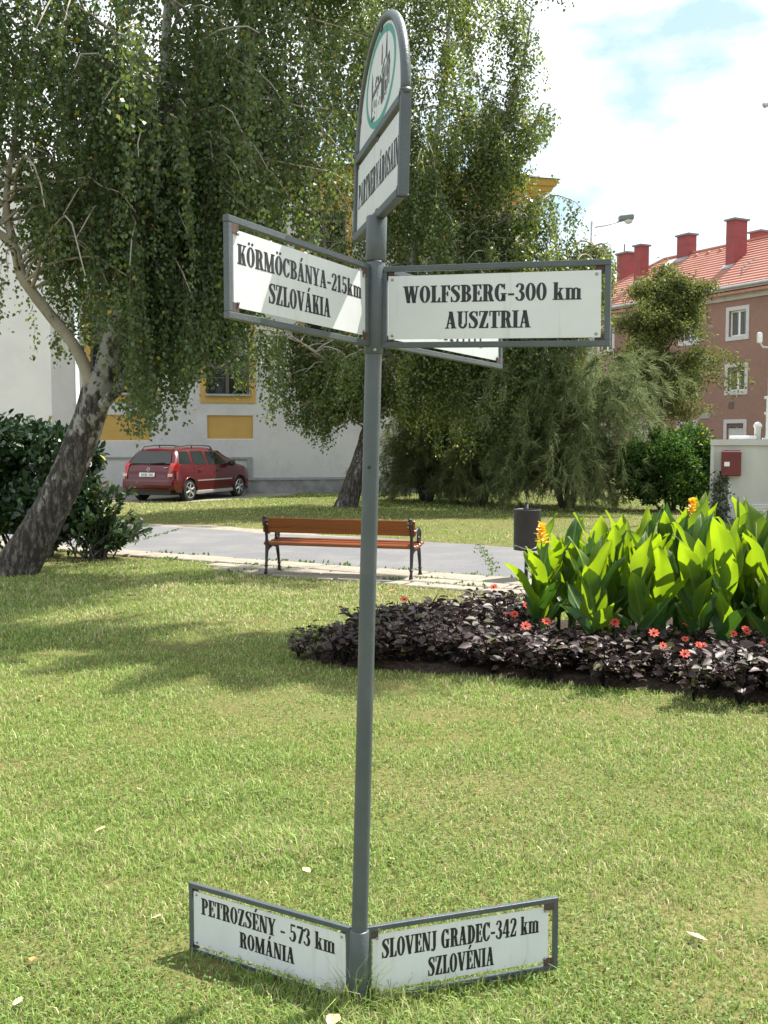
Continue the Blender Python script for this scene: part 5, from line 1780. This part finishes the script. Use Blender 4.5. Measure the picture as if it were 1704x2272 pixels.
# ------------------------------------------------------------------ cannas
def canna_leaf_mesh(seed, L, W, bend, fold, wav):
    r = random.Random(seed)
    nl, nw = 11, 7
    vs, fs = [], []
    ph = r.uniform(0, 6)
    for i in range(nl):
        s = i / (nl - 1)
        w = W * .5 * 3.0 * (s * .97 + .012) ** .62 * (1 - s * .97 - .012) ** 1.12
        if i == nl - 1: w = .002
        yc = L * (s - bend * .12 * s * s)
        zc = -bend * L * .55 * s ** 2.2
        for j in range(nw):
            a = (j / (nw - 1) - .5) * 2
            vs.append((w * a, yc + .02 * L * abs(a) * 0, zc + fold * abs(a) * w + wav * math.sin(s * 9 + ph + (2 if a > 0 else 0)) * a * a * .02))
    for i in range(nl - 1):
        for j in range(nw - 1):
            fs.append((i * nw + j, i * nw + j + 1, i * nw + nw + j + 1, i * nw + nw + j))
    me = bpy.data.meshes.new('leaf')
    me.from_pydata(vs, [], fs)
    me.polygons.foreach_set('use_smooth', [True] * len(fs))
    return me
cl = [canna_leaf_mesh(i, .42 + .035 * (i % 4), .165 + .02 * (i % 3), .06 + .09 * (i % 4), .35 + .18 * (i % 3), 1.0) for i in range(9)]
for me in cl: me.materials.append(M_canna)
clo = [me.copy() for me in cl]
for me in clo:
    me.materials.clear()
    me.materials.append(M_canna3)
cly = [me.copy() for me in cl[:3]]
for me in cly:
    me.materials.clear()
    me.materials.append(M_canna2)
stem_me = []
for i in range(4):
    b = MB().tube([(0, 0, -.03), (.005 * i, .004, .3), (.01 - .006 * i, 0, .62), (.012, .006, .86)], [.017, .015, .012, .007], 8)
    me = bpy.data.meshes.new('stem')
    me.from_pydata(b.v, [], b.f)
    me.materials.append(M_stem)
    me.polygons.foreach_set('use_smooth', [True] * len(b.f))
    stem_me.append(me)
def petal_cluster(seed):
    r = random.Random(seed)
    b = MB()
    for k in range(26):
        z = .015 + .125 * (k / 25)
        a = k * 2.4
        d = Vector((math.cos(a), math.sin(a), .5 + .9 * k / 25)).normalized()
        sd = Vector((-math.sin(a), math.cos(a), 0))
        L, w = r.uniform(.05, .095) * (1 - .35 * k / 25), r.uniform(.018, .030)
        p = Vector((0, 0, z))
        dr = Vector((0, 0, -.25 * L))
        b.add([p, p + d * L * .5 - sd * w, p + d * L + dr, p + d * L * .5 + sd * w], [(0, 1, 2, 3)])
    me = bpy.data.meshes.new('flower')
    me.from_pydata(b.v, [], b.f)
    me.materials.append(M_yel)
    return me
fl_me = [petal_cluster(i) for i in range(2)]
bud = MB().tube([(0, 0, 0), (.004, 0, .1), (0, .004, .2), (0, 0, .25)], [.006, .012, .010, .002], 6)
bud_me = bpy.data.meshes.new('bud_spike')
bud_me.from_pydata(bud.v, [], bud.f)
bud_me.materials.append(M_stem)
rc = random.Random(31)
spots = []
x = 1.17
tries = 0
for row, (y0, n_, xa, xb) in enumerate(((7.75, 13, 1.55, 4.3), (8.15, 14, 1.25, 4.4), (8.55, 14, 1.2, 4.5), (8.95, 13, 1.35, 4.6))):
    for i in range(n_):
        xx = xa + (xb - xa) * (i + .5) / n_ + rc.uniform(-.09, .09)
        # front edge follows the bed, which runs nearer to the camera on the right
        yy = y0 - (xx - 1.2) * .13 + rc.uniform(-.12, .12)
        spots.append((xx, yy, rc.uniform(.82, 1.12) * (1.0 + .05 * (xx > 2.6))))
spots[13] = (1.24, 8.2, .80)
ORD = ['first', 'second', 'third', 'fourth', 'fifth', 'sixth', 'seventh', 'eighth', 'ninth', 'tenth', 'eleventh', 'twelfth', 'thirteenth', 'fourteenth',
       'fifteenth', 'sixteenth', 'seventeenth', 'eighteenth', 'nineteenth', 'twentieth', 'twenty-first', 'twenty-second', 'twenty-third', 'twenty-fourth']
def canna_label(i):
    r0, nm = max((s, n) for s, n in ((0, 'front'), (13, 'second'), (27, 'third'), (41, 'rear')) if s <= i)
    return 'green leafy canna, %s from the left in the %s row of the clump' % (ORD[i - r0], nm)
for i, (xx, yy, k) in enumerate(spots):
    k *= float(np.interp(xx, [1.2, 1.5, 2.0, 3.2], [.78, .88, 1.04, 1.14]))
    lab = canna_label(i)
    flower = None
    if i == 13: flower, lab = 0, 'canna with yellow flower spike at the left end, before the litter bin'
    P_ = thing('canna_plant', (xx, yy, .045), lab, 'canna', 'green canna plants in the flower bed')
    st = link('stem', stem_me[i % 4], P_)
    st.scale = (1, 1, k)
    nL = 9
    a0 = rc.uniform(0, 6.28)
    for j in range(nL):
        f = j / (nL - 1)
        z = (.12 + .56 * f) * k
        az = a0 + j * 2.45 + rc.uniform(-.35, .35)
        el = math.radians(58 + 27 * f + rc.uniform(-14, 8))
        yl = (j == 0 and i % 6 == 0)
        me = cly[i % 3] if yl else (clo if (j < 2 or rc.random() < .15) else cl)[(i * 5 + j * 2) % 9]
        o = link('leaf', me, P_)
        sc = (.94 + .12 * math.sin(f * 3.1)) * rc.uniform(.72, 1.12)
        o.location = (math.cos(az) * .01, math.sin(az) * .01, z)
        o.rotation_euler = Matrix.Rotation(az - math.pi / 2, 4, 'Z').to_3x3().__matmul__(Matrix.Rotation(el, 3, 'X')).__matmul__(Matrix.Rotation(rc.uniform(-.5, .5), 3, 'Y')).to_euler()
        o.scale = (sc, sc, sc)
    if flower is not None:
        o = link('flower', fl_me[0], P_)
        o.location = (.012, 0, .86 * k + .26)
        o.scale = (1.1, 1.1, 1.2)
        o = link('flower_stalk', bud_me, P_)
        o.location = (.012, 0, .84 * k)
        o.scale = (1, 1, 1.25)
# second flowering canna near the cabinet, and a bud spike
P_ = thing('canna_plant', (2.60, 8.75, .0), 'canna with yellow flower spike rising in front of the white cabinet', 'canna', 'green canna plants in the flower bed')
st = link('stem', stem_me[1], P_)
st.scale = (1, 1, 1.22)
o = link('flower', fl_me[1], P_)
o.location = (.01, 0, 1.02)
o.scale = (1.15, 1.15, 1.15)
for j in range(6):
    o = link('leaf', cl[j], P_)
    az = j * 2.4
    o.location = (0, 0, .2 + .12 * j)
    o.rotation_euler = (Matrix.Rotation(az, 3, 'Z') @ Matrix.Rotation(math.radians(50 + 5 * j), 3, 'X')).to_euler()
P_ = thing('canna_plant', (2.83, 8.3, .045), 'canna with a tall closed bud spike before the white cabinet', 'canna', 'green canna plants in the flower bed')
st = link('stem', stem_me[2], P_)
st.scale = (1, 1, 1.15)
o = link('bud_spike', bud_me, P_)
o.location = (.01, 0, .95)
for j in range(5):
    o = link('leaf', cl[(j + 4) % 9], P_)
    o.location = (0, 0, .2 + .13 * j)
    o.rotation_euler = (Matrix.Rotation(j * 2.5 + 1, 3, 'Z') @ Matrix.Rotation(math.radians(48 + 6 * j), 3, 'X')).to_euler()

# ------------------------------------------------------------------ dark dahlias
def dahlia_mesh(seed, n, h):
    rng = np.random.default_rng(seed)
    ns = 9
    P, A, N = [], [], []
    s = MB()
    for i in range(ns):
        az = rng.uniform(0, 6.28)
        r = rng.uniform(.03, .17)
        e = np.array([np.cos(az) * r, np.sin(az) * r, h * rng.uniform(.65, 1.08)])
        s.tube([(0, 0, -.02), tuple(e * np.array([.4, .4, .5])), tuple(e)], [.006, .005, .003], 4, False)
        for j in range(n // ns):
            f = rng.uniform(.22, 1.0) ** .8
            p = e * np.array([f ** .8, f ** .8, f])
            a = rng.uniform(0, 6.28)
            d = np.array([np.cos(a), np.sin(a), rng.uniform(-.35, .55)])
            P.append(p + d * .015)
            A.append(d)
            N.append(np.array([0, 0, 1]) + rng.normal(0, .5, 3))
    P, A, N = map(np.array, (P, A, N))
    n = len(P)
    c = np.array((.050, .031, .030)) * rng.uniform(.4, 1.9, (n, 1))
    g = rng.random(n) < .13
    c[g] = np.array((.075, .07, .026)) * rng.uniform(.6, 1.4, (g.sum(), 1))
    ORG['_proto'] = Vector((0, 0, 0))
    o = leaf_cloud('foliage', P, A, N, rng.uniform(.045, .09, n), c, M_dah, None, 'broad', 'stuff')
    me = o.data
    bpy.data.objects.remove(o)
    ms = bpy.data.meshes.new('stems')
    ms.from_pydata(s.v, [], s.f)
    ms.materials.append(M_dah)
    return me, ms
dm = [dahlia_mesh(50 + i, 90, .24 + .02 * (i % 3)) for i in range(7)]
def dahlia_flower():
    b = MB()
    for k in range(8):
        a = k * math.pi / 4
        c, s_ = math.cos(a), math.sin(a)
        b.add([(0, 0, 0), (.026 * c - .010 * s_, .026 * s_ + .010 * c, .006), (.040 * c, .040 * s_, .002), (.026 * c + .010 * s_, .026 * s_ - .010 * c, .006)], [(0, 1, 2, 3)])
    me = bpy.data.meshes.new('flower')
    me.from_pydata(b.v, [], b.f)
    me.materials.append(M_red)
    b = MB().lathe([(.010, 0), (.010, .008), (.004, .013)], 8)
    mc = bpy.data.meshes.new('flower_core')
    mc.from_pydata(b.v, [], b.f)
    mc.materials.append(M_core)
    return me, mc
fm, fc = dahlia_flower()
rd_ = random.Random(77)
cnt = 0
dspots = []
yy = 5.8
while yy < 9.5:
    xx = -.8
    while xx < 4.6:
        x2, y2 = xx + rd_.uniform(-.07, .07), yy + rd_.uniform(-.06, .06)
        xx += .225
        cx_, cy_ = 2.2, 7.9
        xi, yi = cx_ + (x2 - cx_) * 1.015, cy_ + (y2 - cy_) * 1.015
        if not in_poly(np.array([xi]), np.array([yi]), BED)[0]: continue
        front = 7.75 - (x2 - 1.2) * .13
        if x2 > 1.25 and y2 > front + .1: continue
        if abs(x2 / y2) > .46: continue
        dspots.append((x2, y2))
    yy += .20
for k_ in range(9):
    dspots.append((2.0 + .27 * k_, 6.60 - .118 * k_ + .03 * (k_ % 2)))
dspots += [(-.66, 7.88), (-.5, 7.76), (-.3, 7.70), (-.1, 7.58)]
dspots.sort(key=lambda q: (round((q[1] - 5.6) / .2), q[0]))
rows_ = {}
for (x2, y2) in dspots:
    fme, sme = dm[cnt % 7]
    cnt += 1
    edge = x2 < -.3
    k = (.62 if edge else 1.0) * rd_.uniform(.85, 1.2) * (1.12 if y2 > 8.2 else 1)
    nf_ = 0
    pf = .50 if x2 > 1.6 else (.22 if x2 > .8 else .04)
    has = rd_.random() < pf
    rowk = round((y2 - 5.6) / .2)
    rows_[rowk] = rows_.get(rowk, 0) + 1
    ri = sorted(round((q[1] - 5.6) / .2) for q in dspots)
    ri = sorted(set(ri)).index(rowk)
    lab = 'dark dahlia%s, %s from left in %s row from the lawn' % (' with red flowers' if has else '', ORD[rows_[rowk] - 1], ORD[ri])
    D_ = thing('dahlia_plant', (x2, y2, .035), lab, 'dahlia', 'flowering dark dahlias' if has else 'dark dahlias without flowers')
    D_.rotation_euler = (0, 0, rd_.uniform(0, 6.28))
    D_.scale = (k * 1.05, k * 1.05, k)
    link('foliage', fme, D_)['kind'] = 'stuff'
    link('stems', sme, D_)
    if has:
        for q in range(rd_.choice((1, 1, 2))):
            o = link('flower', fm, D_)
            o.scale = (.85, .85, .85)
            o.location = (rd_.uniform(-.1, .1), rd_.uniform(-.1, .1), rd_.uniform(.27, .32))
            o.rotation_euler = (rd_.uniform(-.3, .3) + .75 * math.cos(D_.rotation_euler.z), -.75 * math.sin(-D_.rotation_euler.z) * -1, 0)
            c_ = link('flower_core', fc, o)

# ------------------------------------------------------------------ grass (uncountable) and fallen leaves
def grass(name, n, ylo, yhi, powr, lsize, wscale, seed, avoid, xlim=.44, straw=0.0):
    rng = np.random.default_rng(seed)
    u = rng.random(n)
    e = 1 - powr + 1
    y = (ylo ** e + u * (yhi ** e - ylo ** e)) ** (1 / e)
    x = rng.uniform(-1, 1, n) * xlim * y
    ok = np.ones(n, bool)
    for pl_ in avoid: ok &= ~in_poly(x, y, pl_)
    x, y = x[ok], y[ok]
    n = len(x)
    f1 = field(x, y, .55)
    f2 = field(x + 9, y - 4, 2.1)
    f3 = field(x * 1.3 - 3, y * 1.1 + 7, 4.5)
    dens = np.clip(.70 + .6 * f2 + .45 * f3, .06, 1)
    k = rng.random(n) < dens
    x, y, f1, f2, f3 = x[k], y[k], f1[k], f2[k], f3[k]
    n = len(x)
    L = lsize * rng.uniform(.45, 1.35, n) * np.clip(.85 + .35 * f2 + .25 * f3, .5, 1.4)
    tall = rng.random(n) < .012
    L[tall] *= 1.7
    tuft = (f3 > .55) & (f2 > 0)
    L[tuft] *= 1.35
    # longer uncut grass against the foot of the boards
    px_ = [(-.646, 3.355), (-.079, 3.01), (.552, 3.20)]
    for a, b_ in zip(px_, px_[1:]):
        ax_, ay_ = a
        dx, dy = b_[0] - a[0], b_[1] - a[1]
        t = np.clip(((x - ax_) * dx + (y - ay_) * dy) / (dx * dx + dy * dy), 0, 1)
        dd = np.hypot(x - ax_ - t * dx, y - ay_ - t * dy)
        near_ = (dd < .055) & (rng.random(n) < .55)
        L[near_] *= rng.uniform(1.1, 2.3, near_.sum())
    W = wscale * rng.uniform(.7, 1.3, n) * np.interp(y, [2.5, 4, 8, 14, 30], [.0030, .0036, .0062, .010, .022])
    az = rng.uniform(0, 6.28, n)
    lean = rng.uniform(.25, 1.25, n)
    h = np.stack([np.cos(az), np.sin(az)], 1)
    mid = np.stack([x + h[:, 0] * L * .35 * np.sin(lean * .6), y + h[:, 1] * L * .35 * np.sin(lean * .6), L * .5 * np.cos(lean * .6)], 1)
    tip = np.stack([x + h[:, 0] * L * np.sin(lean), y + h[:, 1] * L * np.sin(lean), L * np.cos(lean) * .9 + .002], 1)
    base = np.stack([x, y, np.full(n, -.003)], 1)
    a2 = az + np.pi / 2 + rng.normal(0, .5, n)
    sd = np.stack([np.cos(a2), np.sin(a2), 0 * az], 1) * (W / 2)[:, None]
    V = np.stack([base - sd, base + sd, mid + sd * .9, mid - sd * .9, tip], 1).reshape(-1, 3)
    b0 = (np.arange(n) * 5)[:, None]
    loops = np.concatenate([b0 + np.array([[0, 1, 2, 3]]), b0 + np.array([[3, 2, 4]])], 1).reshape(-1)
    lens = np.tile([4, 3], n)
    g = np.array((.195, .315, .060))
    g2 = np.array((.345, .43, .125))
    st = np.array((.58, .50, .29))
    m_ = rng.random(n)[:, None]
    c = g * (1 - m_) + g2 * m_
    ps = np.clip(.24 + straw + .36 * f1 + .26 * f3 + .05 * np.clip((y - 5) / 4, 0, 1.6), .03, .85)
    s_ = rng.random(n) < ps
    c[s_] = st * rng.uniform(.6, 1.2, (s_.sum(), 1))
    c *= rng.uniform(.7, 1.25, (n, 1))
    return raw_mesh(name, V, loops, lens, np.repeat(c, 5, axis=0), M_grass, None, 'stuff')
tag(grass('lawn_grass', 430000, 2.55, 14.6, 1.75, .042, 1.05, 1, [[(2.2 + (x - 2.2) * .965, 7.9 + (y - 7.9) * .945) for x, y in BED], PATH] + slab_polys), 'short sunlit lawn grass around the signpost and bench', 'grass')
tag(grass('verge_grass', 130000, 15.5, 32.5, 1.0, .055, .9, 2, [PATH, DIRT, CARPAV], .46, -.25), 'green grass verge between the path and the white building', 'grass')

def clover():
    rng = np.random.default_rng(8)
    n = 26000
    y = (2.55 ** .3 + rng.random(n) * (8 ** .3 - 2.55 ** .3)) ** (1 / .3)
    x = rng.uniform(-1, 1, n) * .44 * y
    k = (field(x - 5, y + 2, 1.6) + .4 * field(x, y, 5) > .12) & ~in_poly(x, y, BED)
    x, y = x[k], y[k]
    n = len(x)
    P = np.stack([x, y, rng.uniform(.006, .030, n)], 1)
    A = np.stack([*rng.normal(0, 1, (2, n)), rng.uniform(-.1, .5, n)], 1)
    N = np.array([0, 0, 1]) + rng.normal(0, .4, (n, 3))
    c = np.array((.135, .215, .055)) * rng.uniform(.6, 1.5, (n, 1))
    o = leaf_cloud('clover_leaves', P, A, N, rng.uniform(.010, .019, n), c, M_grass, None, 'broad', 'stuff')
    tag(o, 'small clover leaves scattered through the short lawn', 'clover')
clover()
# grass growing in the joints beside the path
def joint_grass():
    rng = np.random.default_rng(3)
    P = []
    for u, v, n_, sp in [(-4.5 + .35 * i, .62 + .28 * (i % 3 == 1) + .3 * (i % 4 == 2), 26, .07) for i in range(36)] + [(-3 + .5 * i, .0, 22, .10) for i in range(28)]:
        if u > 3.6 and v > .66: continue
        if rng.random() < .35: continue
        q = pp(u, v)
        P.append(np.array([q[0], q[1], .0]) + rng.normal(0, sp, (n_, 3)) * np.array([1.6, .6, 0]))
    for a, b_ in (((2.0, -3.45), (.4, -.5)), ((6.75, -.15), (8.15, -3.3))):   # cracks across the asphalt
        for k in range(42):
            f = k / 41
            q = pp(a[0] + (b_[0] - a[0]) * f + .05 * math.sin(k), a[1] + (b_[1] - a[1]) * f)
            P.append(np.array([q[0], q[1], .006]) + rng.normal(0, .03, (5, 3)) * np.array([1, 1, 0]))
    nc_ = 2 * 42 * 5
    P = np.vstack(P)
    n = len(P)
    A = np.stack([*rng.normal(0, .5, (2, n)), np.ones(n)], 1)
    A[-nc_:, 2] = .35
    c = np.array((.11, .19, .04)) * rng.uniform(.6, 1.4, (n, 1))
    o = leaf_cloud('joint_grass', P, A, rng.normal(0, 1, (n, 3)) * np.array([1, 1, .2]), np.where(np.arange(n) < n - nc_, rng.uniform(.03, .07, n), rng.uniform(.02, .045, n)), c, M_grass, None, 'oval', 'stuff')
    tag(o, 'tufts of grass in the paving joints and asphalt cracks', 'grass')
joint_grass()

M_dry = mat('dry_leaf', (0.45, 0.27, 0.10), 0.75, spec=0.2, noise=(30, (0.3, 0.14, 0.05), 0.4, 0.65))
M_dry2 = mat('pale_dry_leaf', (0.62, 0.52, 0.30), 0.75, spec=0.2, noise=(30, (0.5, 0.36, 0.16), 0.4, 0.65))
def dry_leaf(seed):
    r = random.Random(seed)
    pts = [(0, -.5), (.22, -.3), (.3, 0), (.2, .25), (0, .5), (-.22, .22), (-.3, -.02), (-.2, -.32)]
    vs = [(x * 1.0, y, .10 * abs(x) * 2 + r.uniform(0, .12)) for x, y in pts] + [(0, 0, .0), (0, -.3, .0), (0, .3, .02)]
    fs = [(8, 0 + i, (i + 1) % 8) for i in range(8)]
    me = bpy.data.meshes.new('fallen_leaf')
    me.from_pydata(vs[:9], [], fs)
    return me
dls = [dry_leaf(i) for i in range(5)]
for i, me in enumerate(dls): me.materials.append(M_dry if i % 2 else M_dry2)
LV = [(1545, 2078, .060, 'large pale dry leaf on the lawn right of the signpost', 0), (222, 1840, .045, 'curled tan dry leaf on the left of the lawn', 2),
      (72, 2128, .045, 'brown dry leaf near the lower left corner of the lawn', 1), (680, 1930, .05, 'long pale dry leaf just left of the pole on the lawn', 4),
      (308, 1750, .03, 'tiny yellow dry leaf on the mid lawn at left', 2), (740, 2262, .07, 'pale dry leaf at the foot of the signpost', 4),
      (40, 2222, .04, 'small tan dry leaf in the lower left corner', 0), (345, 2035, .035, 'small pale dry leaf left of the lower boards', 2),
      (868, 1310, .07, 'orange brown dry leaf on the lawn behind the dahlias', 1), (870, 1905, .03, 'tiny pale dry leaf right of the pole at mid lawn', 2),
      (90, 1545, .05, 'orange dry leaf in the tree shade on the left lawn', 3), (420, 1775, .03, 'tiny tan dry leaf in the middle of the left lawn', 0)]
for px_, py_, sz_, lab, k in LV:
    p_ = math.atan((1136 - 975) / 2300)
    a_, b_ = (px_ - 852) / 2300, (1136 - py_) / 2300
    ray = Vector((a_, math.cos(p_) + b_ * math.sin(p_), -math.sin(p_) + b_ * math.cos(p_)))
    t_ = (.028 - EYE) / ray.z
    q = Vector((0, 0, EYE)) + ray * t_
    o = link('fallen_leaf', dls[k])
    o.location = q
    o.scale = (sz_, sz_ * 1.25, sz_ * .7)
    o.rotation_euler = (random.uniform(-.25, .25), random.uniform(-.25, .25), random.uniform(0, 6.28))
    tag(o, lab, 'leaf', 'dry leaves fallen on the lawn')
